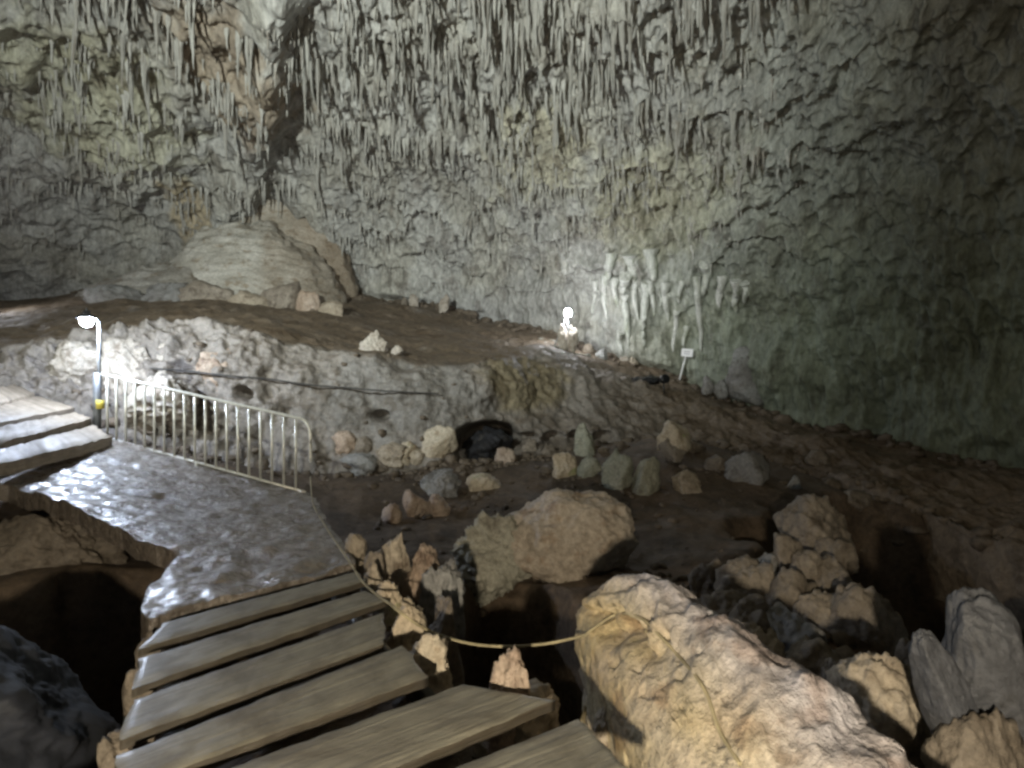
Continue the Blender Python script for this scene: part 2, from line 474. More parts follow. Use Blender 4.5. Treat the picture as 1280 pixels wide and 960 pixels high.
# ------------------------------------------------------------------ the setting: lower cave floor with its pits
ctrl = [(-14, 9, .2), (-9, 8, .1), (-6, 6, -.4), (-3.3, 7, -.7), (-1.0, 8, -.9), (1, 8, -.9), (3, 8, -.75), (5, 8, -.8), (-2.5, 10.5, -.75), (0, 11, -.75), (3, 11, -.7), (6, 10.5, -.8),
        (0, 6.6, -.9), (2, 6.8, -.75), (2.4, 5.2, -.72), (3.4, 5.4, -.8), (2.7, 4.1, -.75), (3.8, 3.6, -.8), (2.0, 2.5, -.8), (3, 1, -.5), (8, 3, -.4), (12, 4, -.5),
        (-1.6, 4.4, -.2), (-1.05, 4.5, -.12), (-.75, 3.5, -.12), (-.35, 3.0, -.15), (-1.2, 5.3, -.3), (.3, 2.6, -.25), (-2.5, 3.2, -.6), (0, 1.2, -.3), (0, -3, -.3), (-4, -3, -.3), (5, -5, -.3), (0, -12, -.3), (-9, 2, -.3), (-14, -5, 0), (12, -6, -.4), (0, -24, -.3), (24, -20, 0), (-24, -20, 0)]
for a in Fp:
    ctrl.append((a[0], a[1], a[2] - .12)); ctrl.append((a[0] * 1.2, a[1] * 1.2, a[2] - 1.2))
ctrl = np.array(ctrl, float)
def rbf_fit(c, lam=0.02):
    d = np.linalg.norm(c[:, None, :2] - c[None, :, :2], axis=-1)
    n = len(c)
    A = np.zeros((n + 3, n + 3)); A[:n, :n] = -d + lam * np.eye(n)
    A[:n, n] = 1; A[:n, n + 1:] = c[:, :2]; A[n, :n] = 1; A[n + 1:, :n] = c[:, :2].T
    w = np.linalg.solve(A, np.concatenate([c[:, 2], np.zeros(3)]))
    return w
W_RBF = rbf_fit(ctrl)
def H(x, y):
    x = np.asarray(x, float); y = np.asarray(y, float)
    n = len(ctrl)
    z = W_RBF[n] + W_RBF[n + 1] * x + W_RBF[n + 2] * y
    for k in range(n):
        z = z - W_RBF[k] * np.hypot(x - ctrl[k, 0], y - ctrl[k, 1])
    q = np.stack([x, y, np.zeros_like(x)], -1)
    wob = 0.35 * fbm(q / 1.1, 3)
    def pit(cx, cy, rx, ry, dep, rot=0.0):
        c, s = math.cos(rot), math.sin(rot)
        a = ((x - cx) * c + (y - cy) * s) / rx; b = (-(x - cx) * s + (y - cy) * c) / ry
        return dep * sstep(1.25, 0.8, np.sqrt(a * a + b * b) + wob * 0.5)
    z = z - pit(.05, 5.0, .80, 1.9, 4.0, .1)        # pit beside the steps, before the boulders
    z = z - pit(-3.5, 4.2, 1.5, 2.1, 4.6, .35)         # pit under the landing
    z = z - pit(-2.6, 1.6, .95, 1.3, 2.6, 0)
    z = z - pit(7.5, 8.3, 3.2, 2.5, 5.0, .0)            # hollow beyond the rubble, deepened to put shade there
    z = z - pit(4.5, 5.9, .7, 1.2, 2.0, .1)
    z = z + 0.10 * fbm(q / 1.3, 4) + 0.035 * fbm(q * 2.4, 3)
    return z
NA, NR = 420, 330
rr = 0.6 * (38 / 0.6) ** (np.linspace(0, 1, NR))
aa = np.linspace(0, 2 * math.pi, NA, endpoint=False)
# dense fan ahead, sparse behind
aa = np.concatenate([np.linspace(math.radians(40), math.radians(140), 330, endpoint=False), np.linspace(math.radians(140), math.radians(400), 90, endpoint=False)])
gx = np.cos(aa)[None] * rr[:, None]; gy = np.sin(aa)[None] * rr[:, None]
G = np.stack([gx, gy, H(gx, gy)], -1)
gt = np.ones(G.shape)
pinkish = sstep(.5, 2.0, G[..., 0]) * sstep(8.2, 6.8, G[..., 1])
gt = gt * (1 + pinkish[..., None] * np.array([.9, .8, .85]))
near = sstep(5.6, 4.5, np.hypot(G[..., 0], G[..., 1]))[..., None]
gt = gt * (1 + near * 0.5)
gv = np.concatenate([G.reshape(-1, 3), [[0, 0, float(H(np.array([0.]), np.array([0.]))[0])]]])
gf = grid_faces(NR, NA, True)
me = mesh_np('cave_floor', gv, gf, M['mud'], col=np.concatenate([gt.reshape(-1, 3), [[1, 1, 1]]]))
ground = tag(link('cave_floor', me), 'dark brown wet mud floor of the cave', kind='structure')

def bvh_of(g, f):
    return BVHTree.FromPolygons(g.reshape(-1, 3).tolist(), f.tolist())
BV = [bvh_of(T2[::2, ::2], grid_faces(*T2[::2, ::2].shape[:2])), bvh_of(G[::2, ::2], grid_faces(*G[::2, ::2].shape[:2], True))]
def hit(u, v, far=60):
    """where the sight line through (u, v) meets the ground"""
    o = Vector((0, 0, CAM_Z)); d = Vector(P(u, v, 1.0) - np.array([0, 0, CAM_Z]))
    best = None
    for b in BV:
        h = b.ray_cast(o, d.normalized(), far)
        if h[0] is not None and (best is None or h[3] < best[1]): best = (np.array(h[0]), h[3])
    return best[0] if best else P(u, v, 20)
def drop(x, y, top=30):
    z = -99
    for b in BV:
        h = b.ray_cast(Vector((x, y, top)), Vector((0, 0, -1)), 80)
        if h[0] is not None: z = max(z, h[0][2])
    return z

# ------------------------------------------------------------------ the setting: cave wall and vault
APEX = np.array([0.0, 1.0, 15.0])
base = [p + (p - np.array([0, 6, p[2]])) * 0.012 for p in Wp]
fr_lo, fr_hi = 1, len(base) - 2
ring = base + [np.array(q, float) for q in ((15, 3, -.4), (13, -6, -.4), (6, -13, -.4), (0, -14, -.4), (-7, -13, -.4), (-15, -7, 0), (-20, 3, 1.0), (-23, 10, 2.6))]
ring = np.array(ring + [ring[0]])
K = len(ring) - 1
dens = catmull(ring, K * 200 + 1)
seg_n = [62 if 1 <= k <= 12 else 12 for k in range(K)]
cols = np.concatenate([np.linspace(k * 200, (k + 1) * 200, seg_n[k], endpoint=False) for k in range(K)]).round().astype(int)
cb = dens[np.clip(cols, 0, len(dens) - 1)]
NCW = len(cb)
th = np.concatenate([np.radians(np.linspace(0, 62, 380, endpoint=False)), np.radians(np.linspace(62, 90, 40))])
rowsw = []
for k in range(8):
    b = cb.copy(); b[:, 2] -= (8 - k) * 0.25; rowsw.append(b)
for t in th:
    b = cb + (APEX - cb) * (1 - math.cos(t))
    b[:, 2] = cb[:, 2] + (APEX[2] - cb[:, 2]) * math.sin(t)
    rowsw.append(b)
Wg = np.stack(rowsw)
Nw = np.cross(np.roll(Wg, -1, 1) - np.roll(Wg, 1, 1), np.gradient(Wg, axis=0))
Nw /= np.linalg.norm(Nw, axis=-1, keepdims=True) + 1e-9
toC = np.array([0, 3, 5.0]) - Wg
Nw *= np.where((Nw * toC).sum(-1, keepdims=True) > 0, 1, -1)
az = np.degrees(np.arctan2(Wg[..., 0], np.maximum(Wg[..., 1], .1)))          # bearing of the place, 0 straight into the cave
hgt = Wg[..., 2]
frontw = (cols >= 100) & (cols <= 13 * 200)
fringe = sstep(-24, -15, az) * sstep(40, 24, az) * sstep(3.6, 7.0, hgt)        # where the vault is hung with dripstone
fringe = np.maximum(fringe, 0.35 * sstep(6, 9, hgt))
knobby = sstep(-14, -24, az)
big = 0.75 * fbm(Wg / 5.5, 4)
flute = ridged(np.stack([Wg[..., 0] * 1.5, Wg[..., 1] * 1.5, Wg[..., 2] * .33], -1), 3)
flute2 = fbm(np.stack([Wg[..., 0] * 3.6, Wg[..., 1] * 3.6, Wg[..., 2] * .7], -1), 3)
led = hgt / 1.9 + 0.9 * fbm(Wg / 2.6 + 8, 3)
fr = led - np.floor(led)
ledge = (1 - fr) ** 1.3 * sstep(0, .06, fr)
fineflute = ridged(np.stack([Wg[..., 0] * 4.2, Wg[..., 1] * 4.2, Wg[..., 2] * .55], -1) + 3, 3)
rightw = sstep(14, 26, az)
dispw = big + (0.20 * flute + 0.15 * flute2 + 0.07 * fineflute) * (0.35 + 0.65 * fringe) * (1 - .6 * knobby) + 0.40 * ledge * (0.12 + 0.88 * fringe)
dispw += rightw * (0.10 * flute + 0.07 * fineflute + 0.15 * fbm(np.stack([Wg[..., 0] / 1.1, Wg[..., 1] / 1.1, Wg[..., 2] / 2.2], -1), 4))
dispw += knobby * (0.34 * fbm(Wg / 1.3 + 4, 4) + 0.16 * ridged(Wg / .8, 3))
dispw += (1 - fringe) * (0.22 * fbm(Wg / 1.5, 4) + 0.07 * fbm(Wg * 1.6, 4))
# diagonal buttress coming down at the side of the mound, with a cleft beside it
butt = np.exp(-((az + 27 - 1.1 * (hgt - 9)) / 2.6) ** 2) * sstep(5.5, 7, hgt)
cleft = np.exp(-((az + 22.5 - 0.9 * (hgt - 11)) / 1.7) ** 2) * sstep(8, 10, hgt)
dispw += 1.1 * butt - 0.7 * cleft
rows_t = np.concatenate([np.zeros(8), np.sin(th)])[:, None]
dispw *= sstep(0.0, 0.06, rows_t + 0.02) * 0.85 + 0.15
dispw *= (1 - sstep(.985, 1.0, rows_t))
W2 = Wg + Nw * dispw[..., None]
tw = np.ones(W2.shape)
def wash(c, r, colr, amt=1.0, soft=1.2):
    global tw
    m = blotch(W2, c, r, soft) * amt
    tw = tw * (1 - m) + tw * m * np.array(colr)
wash(P(300, 90, 19), (2.0, 3, 3.0), (.80, .68, .56))            # brown patch by the cleft
wash(P(120, 130, 20), (3.0, 4, 2.4), (1.06, 1.05, .84), .8)
wash(P(250, 275, 26), (1.0, 3, 1.6), (1.1, .95, .72))          # tan streak over the mound
wash(P(820, 250, 20), (2.4, 4, 2.0), (1.08, 1.06, .90), .8)     # yellow green field
wash(P(640, 190, 19), (2.6, 4, 1.6), (1.14, 1.10, .92), .8)
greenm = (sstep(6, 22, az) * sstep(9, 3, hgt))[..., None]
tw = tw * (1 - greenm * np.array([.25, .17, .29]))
darkm = (sstep(14, 34, az) * sstep(14, 8, hgt))[..., None]  # grey-green rock tone, darkened further for light falling off to the right
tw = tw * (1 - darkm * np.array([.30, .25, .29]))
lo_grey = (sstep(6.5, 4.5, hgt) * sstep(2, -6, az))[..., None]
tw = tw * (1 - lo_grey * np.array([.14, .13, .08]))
streak = sstep(.25, 1.3, fineflute + .6 * flute2)[..., None] * (.4 + .6 * fringe[..., None])
warm = sstep(-.2, .45, fbm(Wg / 2.3 + 13, 4))[..., None]
tw = tw * (1 - warm * np.array([.06, .08, .13]))
tw = tw * (.88 + .26 * streak)
ff = grid_faces(W2.shape[0], NCW, True)
cen = W2.reshape(-1, 3)[ff].mean(1)
keep = ~((cen[:, 1] < -8) & (cen[:, 2] < 6.0) & (np.abs(cen[:, 0]) < 7))      # the mouth of the cave, behind the viewer
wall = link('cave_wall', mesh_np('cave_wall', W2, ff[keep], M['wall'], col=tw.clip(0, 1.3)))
tag(wall, 'grey fluted limestone wall and vault hung with dripstone', kind='structure')

# dripstone: the larger ones singly, the small ones as one mass
def stal_mesh(seed, seg=9, nr=16):
    r = np.random.default_rng(seed)
    t = np.linspace(0, 1, nr)
    prof = (0.55 * (1 - t) ** .45 + .75 * (1 - t) ** 3) * (1 + 0.18 * np.sin(t * r.uniform(6, 12) + r.uniform(0, 6))) + 0.02
    prof[-1] = 0.015
    bend = np.cumsum(r.normal(0, .05, (nr, 2)), 0)
    ang = np.linspace(0, 2 * math.pi, seg, endpoint=False)
    rad = prof[:, None] * (1 + 0.22 * np.sin(ang * 3 + r.uniform(0, 6))[None] * (1 - t)[:, None] + r.normal(0, .06, (nr, seg)))
    g = np.stack([rad * np.cos(ang) + bend[:, :1] * .5, rad * np.sin(ang) + bend[:, 1:] * .5, np.repeat(-t[:, None], seg, 1)], -1)
    return g.reshape(-1, 3), grid_faces(nr, seg, True)
clus = sstep(-.25, .35, fbm(np.stack([Wg[..., 0] / 1.5, Wg[..., 1] / 1.5, Wg[..., 2] / 2.4], -1) + 31, 3))
wgt = fringe * (0.05 + np.exp(-(fr / .10) ** 2)) * (.06 + clus) * sstep(5.0, 8.5, hgt) * frontw[None, :] * (W2[..., 1] > 4)
wgt = wgt * (1 - sstep(20, 29, az))
wgt = wgt * (hgt < 1.65 + .78 * W2[..., 1] + 1.5)
area = np.linalg.norm(np.cross(np.gradient(Wg, axis=0), np.roll(Wg, -1, 1) - Wg), axis=-1)
pr = (wgt * area).ravel(); pr[~np.isfinite(pr)] = 0; pr /= pr.sum()
idx = rng.choice(len(pr), 11000, replace=False, p=pr)
pos = W2.reshape(-1, 3)[idx] - Nw.reshape(-1, 3)[idx] * 0.10
ln = rng.gamma(2.6, .17, len(idx)).clip(.12, 1.5) * np.interp(pos[:, 2], [4, 7, 10, 13], [.35, .6, 1.0, 1.35])
rd = (0.034 + 0.042 * ln) * rng.uniform(.7, 1.3, len(idx))
vis = ln / np.linalg.norm(pos, axis=1)
order = np.argsort(-vis * (np.abs(pos[:, 0] / pos[:, 1]) < .95))
protos = [stal_mesh(100 + k) for k in range(10)]
proto_me = [mesh_np('stalactite', v, f, M['stal']) for v, f in protos]
for k in order[:290]:
    o = link('stalactite', proto_me[int(k) % 10], wall, tuple(pos[k] + np.array([0, 0, .12])))
    o.scale = (rd[k], rd[k], ln[k]); o.rotation_euler = (rng.normal(0, .04), rng.normal(0, .04), rng.uniform(0, 6.28))
vv, fo, nv = [], [], 0
for k in order[290:]:
    v, f = protos[int(k) % 10]
    a = rng.uniform(0, 6.28); c, s = math.cos(a), math.sin(a)
    q = v * np.array([rd[k], rd[k], ln[k] * .8])
    q = np.stack([q[:, 0] * c - q[:, 1] * s, q[:, 0] * s + q[:, 1] * c, q[:, 2]], -1) + pos[k] + np.array([0, 0, .1])
    vv.append(q); fo.append(f + nv); nv += len(v)
o = link('small_stalactites', mesh_np('small_stalactites', np.concatenate(vv), np.concatenate(fo), M['stal']), wall); o['kind'] = 'stuff'

# pale draperies running down the wall beside the far lamp
WB = bvh_of(W2[::2, ::2], grid_faces(*W2[::2, ::2].shape[:2], False))
def wall_hit(u, v):
    d = Vector(P(u, v, 1.0) - np.array([0, 0, CAM_Z])).normalized()
    h = WB.ray_cast(Vector((0, 0, CAM_Z)), d, 90)
    return np.array(h[0]) if h[0] is not None else P(u, v, 22)
for (u, v0, v1, w) in ((742, 352, 392, .10), (757, 346, 400, .13), (770, 350, 384, .12), (783, 345, 432, .17), (795, 350, 400, .11), (806, 352, 434, .16), (815, 350, 396, .12),
                       (833, 355, 402, .14), (843, 390, 440, .10), (856, 408, 436, .10), (872, 345, 440, .12), (880, 330, 372, .15), (776, 415, 440, .13), (900, 345, 385, .16),
                       (918, 350, 392, .15), (930, 352, 380, .13), (790, 318, 352, .25), (815, 312, 352, .22), (762, 318, 350, .2), (850, 352, 380, .10)):
    pts = []
    for t in np.linspace(0, 1, 9):
        h = wall_hit(u + 2.2 * math.sin(t * 4 + u), v0 + (v1 - v0) * t)
        pts.append(h - np.array([0, .06, 0]))
    pts = np.array(pts); pts[:, 1] = np.minimum(pts[:, 1], pts[:, 1].mean() + .25)
    prof = w * np.array([1.5, 1.2, 1.0, .9, .95, .8, .7, .55, .2]) * rng.uniform(.85, 1.15, 9)
    tube('drapery', pts, np.interp(np.linspace(0, 1, 22), np.linspace(0, 1, 9), prof), M['drape'], wall, seg=9, n=22)

# ------------------------------------------------------------------ flowstone mound on the terrace, below the wall
def mound(name, u, v, d, w, hgt_, label, layers=9, depth=3.2, seed=1, col=(1, 1, 1), power=2.0, lean=0.0, step=.5):
    c = P(u, v, d)
    nr, ns = 130, 170
    r = np.linspace(0, 1, nr)[:, None]; a = np.linspace(0, 2 * math.pi, ns, endpoint=False)[None]
    x = r * np.cos(a); y = r * np.sin(a)
    q = np.stack([x * 2, y * 2, 0 * x + seed], -1)
    h = np.clip(1 - r ** power, 0, 1) * (1 + 0.16 * fbm(q, 3))
    h = h * (1 + lean * x)
    st = h * layers + 0.8 * fbm(q * 1.6, 4)
    fl = np.floor(st); ft = st - fl
    h2 = (1 - step) * h + step * (fl + sstep(.35, 1.0, ft)) / layers
    g = np.stack([x * w / 2, y * depth, h2 * hgt_], -1)
    g += 0.10 * fbm(g * 1.1 + seed, 4)[..., None] + 0.045 * fbm(g * np.array([4, 4, 3.]) + seed, 3)[..., None]
    g[-1, :, 2] -= .8
    t = np.ones(g.shape) * np.array(col)
    brown = sstep(.1, .75, x + 0.35 * fbm(q * 1.3, 3))[..., None]
    t = t * (1 - brown * np.array([.24, .30, .36]))
    o = link(name, mesh_np(name, g, grid_faces(nr, ns, True), M['flow'], col=t), None, tuple(c))
    return tag(o, label, 'flowstone')
mound('flowstone_mound', 350, 362, 26.6, 7.4, 4.6, 'tall arched flowstone lip with tan rim against the back wall', 5, 1.6, 3, (.98, .92, .84), 4.0, -.22, .25)
mound('flowstone_mound', 312, 374, 25.0, 8.6, 3.5, 'broad pale layered flowstone mound in front of the arched lip', 9, 2.8, 5, (1.14, 1.14, 1.12), 2.2, .0, .48)
mound('flowstone_mound', 215, 378, 23.8, 8.2, 1.7, 'low grey flowstone shoulder spreading beside the layered mound', 5, 2.2, 8, (.82, .82, .82), 2.0, .3, .4)

# ------------------------------------------------------------------ rocks
seed_n = [200]
def rock(bb, label, mat='tan', d=None, sub=4, cuts=9, rough=.16, fine=.05, crag=.0, depth=.9, sink=.32, group=None, name='rock', tilt=0.0, cat='rock'):
    """a stone seen inside bb = (u0, v0, u1, v1), standing on the ground there unless d says how far off it is"""
    u0, v0, u1, v1 = bb
    seed_n[0] += 1
    if d is None:
        d = hit((u0 + u1) / 2, v1 - 0.12 * (v1 - v0))[1]
        d += 0.0
    w = (u1 - u0) * d / FPX; hh = (v1 - v0) * d / FPX
    v, f = rock_shape(seed_n[0], sub, cuts, rough, fine, crag)
    hz = hh * (1 + sink)
    c0 = P((u0 + u1) / 2, v0, d)
    gz = drop(c0[0], c0[1] + w * depth * .25)
    hz = max(hz, min(c0[2] - gz + .06, hh * 1.9))
    if hz > 1.55 * hh:                       # a stone reaching down out of sight: keep its girth
        zz = v[:, 2].copy()
        g = np.interp(zz, [-1, .3], [2.6, 1.0])
        rr_ = np.hypot(v[:, 0], v[:, 1]); lim = np.minimum(g, 1.0 / np.maximum(rr_, 1e-3)); lim = 1 + (np.maximum(lim, 1.0) - 1) * sstep(.3, -.5, zz)
        v[:, 0] *= lim; v[:, 1] *= lim
    v = v * np.array([w / 2, w * depth / 2, hz / 2])
    if tilt:
        c, s = math.cos(tilt), math.sin(tilt)
        v = np.stack([v[:, 0] * c - v[:, 2] * s, v[:, 1], v[:, 0] * s + v[:, 2] * c], -1)
    c = P((u0 + u1) / 2, v0, d) + np.array([0, w * depth * .25, -hz / 2])
    me = mesh_np(name, v + np.array([0, 0, hz / 2]), f, M[mat])
    if M[mat].name.startswith('yellow'):
        a = me.color_attributes.new('Tint', 'FLOAT_COLOR', 'POINT'); a.data.foreach_set('color', np.ones(len(v) * 4, dtype=np.float32))
    o = link(name, me, None, tuple(c - np.array([0, 0, hz / 2])))
    return tag(o, label, cat, group)

# the pair of boulders in the middle
rock((622, 616, 800, 735), 'largest rounded boulder, pale above and orange brown below, standing in the mud', 'bould', 7.4, 6, 5, .13, .032, .012, .7, .35, name='boulder', cat='boulder')
rock((554, 640, 690, 735), 'greyish jagged boulder leaning against the largest rounded boulder', 'lime', 7.3, 6, 9, .2, .08, .06, .8, .4, name='boulder', cat='boulder')
# stones standing in the mud
rock((522, 588, 575, 624), 'grey crumbly stone behind the split pink stone', 'grey', crag=.06, sub=5)
rock((502, 613, 537, 652), 'larger half of the split pink stone in the mud', 'pink')
rock((534, 618, 562, 648), 'smaller half of the split pink stone in the mud', 'pink')
rock((475, 631, 501, 657), 'small reddish stone beside the split pink stone', 'pink')
rock((581, 593, 628, 613), 'flat pale stone lying in the mud before the dark hollow', 'gold')
rock((572, 534, 642, 580), 'bluish black lump added as shade filling the hollow under the bank', 'hollow_shade', 14.6, 5, rough=.22)
rock((568, 561, 587, 577), 'small grey stone at the edge of the dark hollow', 'grey')
rock((601, 556, 618, 573), 'small yellowish stone inside the dark hollow', 'tan')
rock((617, 559, 645, 583), 'triangular pinkish stone in the mouth of the dark hollow', 'pink', cuts=6)
rock((717, 529, 746, 574), 'tall upright greenish stone by the bank', 'green', depth=.7)
rock((690, 566, 723, 600), 'knobbly yellowish stone below the upright stone', 'gold', crag=.05)
rock((721, 568, 753, 598), 'dull round stone between the knobbly and the green stones', 'green')
rock((752, 560, 793, 618), 'tall pointed green stone with flat sides', 'green', cuts=6)
rock((788, 571, 828, 623), 'round pale green stone touching the pointed green stone', 'green', crag=.04)
rock((842, 588, 879, 619), 'lumpy pale tan stone alone in the dark mud', 'tan', crag=.07)
rock((824, 526, 867, 550), 'golden stone perched on a duller stone', 'gold', 13.2, sink=.1)
rock((826, 545, 860, 570), 'dull stone carrying the golden stone', 'dull', 13.0, sink=.5)
rock((860, 547, 882, 568), 'small brown stone beside the perched golden stone', 'dull')
rock((884, 569, 912, 590), 'small dark stone beside the blue grey stone', 'dull')
rock((912, 566, 969, 607), 'smooth blue grey stone on the dark floor', 'grey', rough=.1)
rock((984, 594, 1001, 613), 'tiny pale stone beyond the blue grey stone', 'grey')
rock((1010, 562, 1038, 582), 'brown stone on the slope below the right wall', 'dull')
rock((1057, 613, 1098, 637), 'flat olive stone at the rim of the black hollow', 'dull')
# rubble on the right
rock((985, 622, 1079, 690), 'big greenish brown boulder above the rubble at the black hollow', 'dull', 7.1, 5, 4, crag=.02, name='boulder', cat='boulder', sink=.4)
rock((1018, 672, 1072, 716), 'dark stone tucked under the greenish brown boulder', 'dull', 6.8)
rock((970, 668, 1006, 704), 'small round stone with a hole atop the rubble', 'umber', 6.4, crag=.05, sink=.5)
rock((990, 690, 1038, 724), 'knobbly brown stone atop the rubble', 'umber', 6.2, crag=.05, sink=.5)
rock((898, 704, 968, 770), 'smooth brown slab leaning at the top of the rubble', 'umber', 5.9, 5, sink=.4)
rock((945, 712, 1045, 800), 'large lumpy grey brown boulder in the middle of the rubble', 'dull', 5.6, 5, crag=.04, sink=.4, name='boulder', cat='boulder')
rock((885, 745, 968, 812), 'brown lump beside the tall leaning rock', 'dull', 5.2, 5, crag=.04, sink=.4)
rock((950, 768, 1048, 850), 'grey stone at the foot of the rubble', 'grey', 4.9, 5, crag=.03, sink=.4)
rock((1040, 737, 1146, 850), 'dark squared block at the rim of the black hollow', 'dull', 5.0, 5, 7, .1, sink=.4)
rock((955, 812, 1068, 930), 'smooth brown slab behind the tall leaning rock', 'dull', 4.2, 5, rough=.1, sink=.3)
rock((1052, 826, 1204, 985), 'large pale cream boulder with a long crack', 'tan', 3.1, 6, 6, .12, .04, .0, sink=.3, name='boulder', cat='boulder')
rock((1208, 743, 1330, 905), 'smooth blue grey boulder with a sloping top', 'bluegrey', 2.75, 6, 2, .09, .008, sink=.3, name='boulder', cat='boulder', tilt=.3)
rock((1163, 788, 1222, 885), 'narrow blue grey stone leaning on the smooth blue grey boulder', 'bluegrey', 2.7, 6, 2, .09, .008, tilt=.35, sink=.4)
rock((1195, 905, 1330, 1010), 'dark brown stone below the smooth blue grey boulder', 'dull', 2.5, 5, sink=.3)
rock((1000, 920, 1110, 1030), 'brown stone below the cracked cream boulder', 'dull', 3.3, 5, sink=.3)
for bb, lab, mt, dd in (((905, 760, 985, 850), 'lumpy brown boulder filling the gap behind the leaning rock', 'dull', 4.6), ((1010, 700, 1085, 765), 'rough brown stone under the dark squared block rim', 'dull', 6.0),
                        ((862, 700, 915, 748), 'small rounded stone before the smooth brown slab leaning on the rubble', 'dull', 6.4), ((1030, 830, 1075, 880), 'dark wedge stone beside the cracked cream boulder', 'dull', 4.0),
                        ((1125, 800, 1180, 880), 'dark stone between the squared block and the narrow blue stone', 'dull', 4.3), ((925, 790, 990, 860), 'brown chunk leaning between grey stone and leaning rock', 'tan', 4.4),
                        ((1000, 745, 1060, 800), 'lighter brown lump wedged in the middle of the rubble', 'umber', 5.3), ((930, 695, 985, 735), 'low grey stone behind the smooth brown slab leaning on the rubble', 'grey', 6.4)):
    rock(bb, lab, mt, dd, 5, 8, crag=.05, sink=.4)
# stones along the edge of the steps
rock((425, 667, 456, 699), 'small yellowish stone at the end of the landing', 'tan', 5.5, sink=1.2)
rock((453, 688, 484, 730), 'slim brown stone beside the top tread', 'dull', 5.1, sink=1.0)
rock((470, 664, 513, 728), 'upright tan stone with a pointed top beside the pit', 'tan', 5.3, 5, 7, sink=.8)
rock((499, 684, 552, 742), 'pitted tan stone between the pit and the upright stone', 'pink', 5.1, 5, crag=.1, sink=.8)
rock((520, 704, 581, 765), 'pale knobbly stone overhanging the pit', 'grey', 4.8, 5, crag=.12, sink=.8)
rock((446, 703, 482, 748), 'tan edging stone beside the second tread', 'tan', 4.75, crag=.05, sink=1.2)
rock((462, 728, 505, 772), 'pale edging stone at the end of the third tread', 'gold', 4.2, 5, crag=.06, sink=1.2)
rock((480, 752, 534, 812), 'broad cream edging stone where the rope leaves the steps', 'gold', 3.75, 5, crag=.04, sink=1.0)
rock((528, 745, 580, 830), 'shadowy stone on the rim of the pit', 'dull', 4.2, 5, sink=.8)
rock((502, 793, 564, 850), 'small pitted orange stone at the end of the fourth tread', 'gold', 3.2, 5, crag=.12, sink=1.0)
rock((603, 814, 664, 905), 'wrinkled round brown stone standing on the end of a tread', 'pink', 2.68, 5, 2, crag=.06, sink=.15)
rock((590, 868, 704, 912), 'flat stone foot beneath the wrinkled brown stone', 'tan', 2.72, 5, sink=.4)
rock((738, 870, 802, 940), 'reddish tan stone between the last tread and the leaning rock', 'tan', 2.95, 5, 4, crag=.03, sink=.5)
# beneath the landing
rock((-120, 646, 150, 745), 'brown rock face under the edge of the landing', 'dull', 6.35, 6, 8, .16, .05, .03, .5, .5, name='boulder', cat='boulder')
rock((-420, 848, 20, 1010), 'smooth dark slate blue boulder, shade put in its colour, beside the foot of the deck', 'shaded', 2.3, 6, 4, .12, .03, sink=.5, name='boulder', cat='boulder')
for k, bb in enumerate(((165, 790, 200, 830), (150, 830, 190, 880), (128, 880, 185, 940), (110, 925, 165, 985))):
    rock(bb, ('crumbling edging stone under the second tread', 'crumbling edging stone under the third tread', 'crumbling edging stone under the fourth tread', 'crumbling edging stone under the fifth tread')[k],
         'dull', (3.75, 3.2, 2.75, 2.5)[k], 4, crag=.1, sink=1.2)
# rubble at the foot of the bank
for bb, lab, mt in (((418, 566, 472, 592), 'flat grey slab at the foot of the bank beside the railing end', 'grey'), ((468, 552, 508, 577), 'tan stone leaning on the bank behind the flat grey slab', 'tan'),
                ((495, 552, 520, 576), 'yellow stone at the foot of the bank', 'gold'), ((522, 532, 572, 568), 'large golden stone against the bank beside the dark hollow', 'gold'),
                ((508, 560, 530, 578), 'small tan stone before the golden stone', 'tan'), ((405, 538, 445, 568), 'pinkish stone against the bank by the railing end', 'pink'),
                ((440, 545, 466, 568), 'squat brown stone wedged against the bank', 'dull'), ((650, 548, 676, 572), 'dull stone under the bank past the dark hollow', 'dull'),
                ((676, 555, 696, 572), 'small dull stone before the knobbly yellowish stone', 'dull'), ((455, 574, 485, 592), 'round brown stone before the flat grey slab', 'dull')):
    rock(bb, lab, mt)
# heap and loose stones on the terrace
rock((446, 412, 484, 446), 'pale angular stone on the rim of the terrace', 'white', 14.8, 5, crag=.04)
rock((487, 431, 504, 444), 'little pale stone beside the angular rim stone', 'white', 14.8)
rock((212, 402, 268, 446), 'tan boulder topping the brightly lit heap', 'tan', 13.0, 5, crag=.05)
rock((172, 412, 222, 458), 'pale craggy boulder behind the railing in the lit heap', 'white', 12.4, 5, crag=.09)
rock((60, 424, 132, 480), 'pale craggy boulder just behind the lamp post', 'white', 11.6, 5, crag=.09)
rock((118, 420, 182, 486), 'broad lit boulder between lamp post and railing', 'white', 11.7, 5, crag=.09)
rock((15, 428, 72, 470), 'pale craggy boulder at the dark end of the heap', 'white', 11.9, 5, crag=.09)
rock((232, 430, 292, 478), 'pinkish boulder sloping down from the lit heap', 'pink', 12.6, 5, crag=.06)
rock((150, 462, 230, 510), 'pale rock below the heap, seen through the railing', 'white', 11.2, 5, crag=.08)
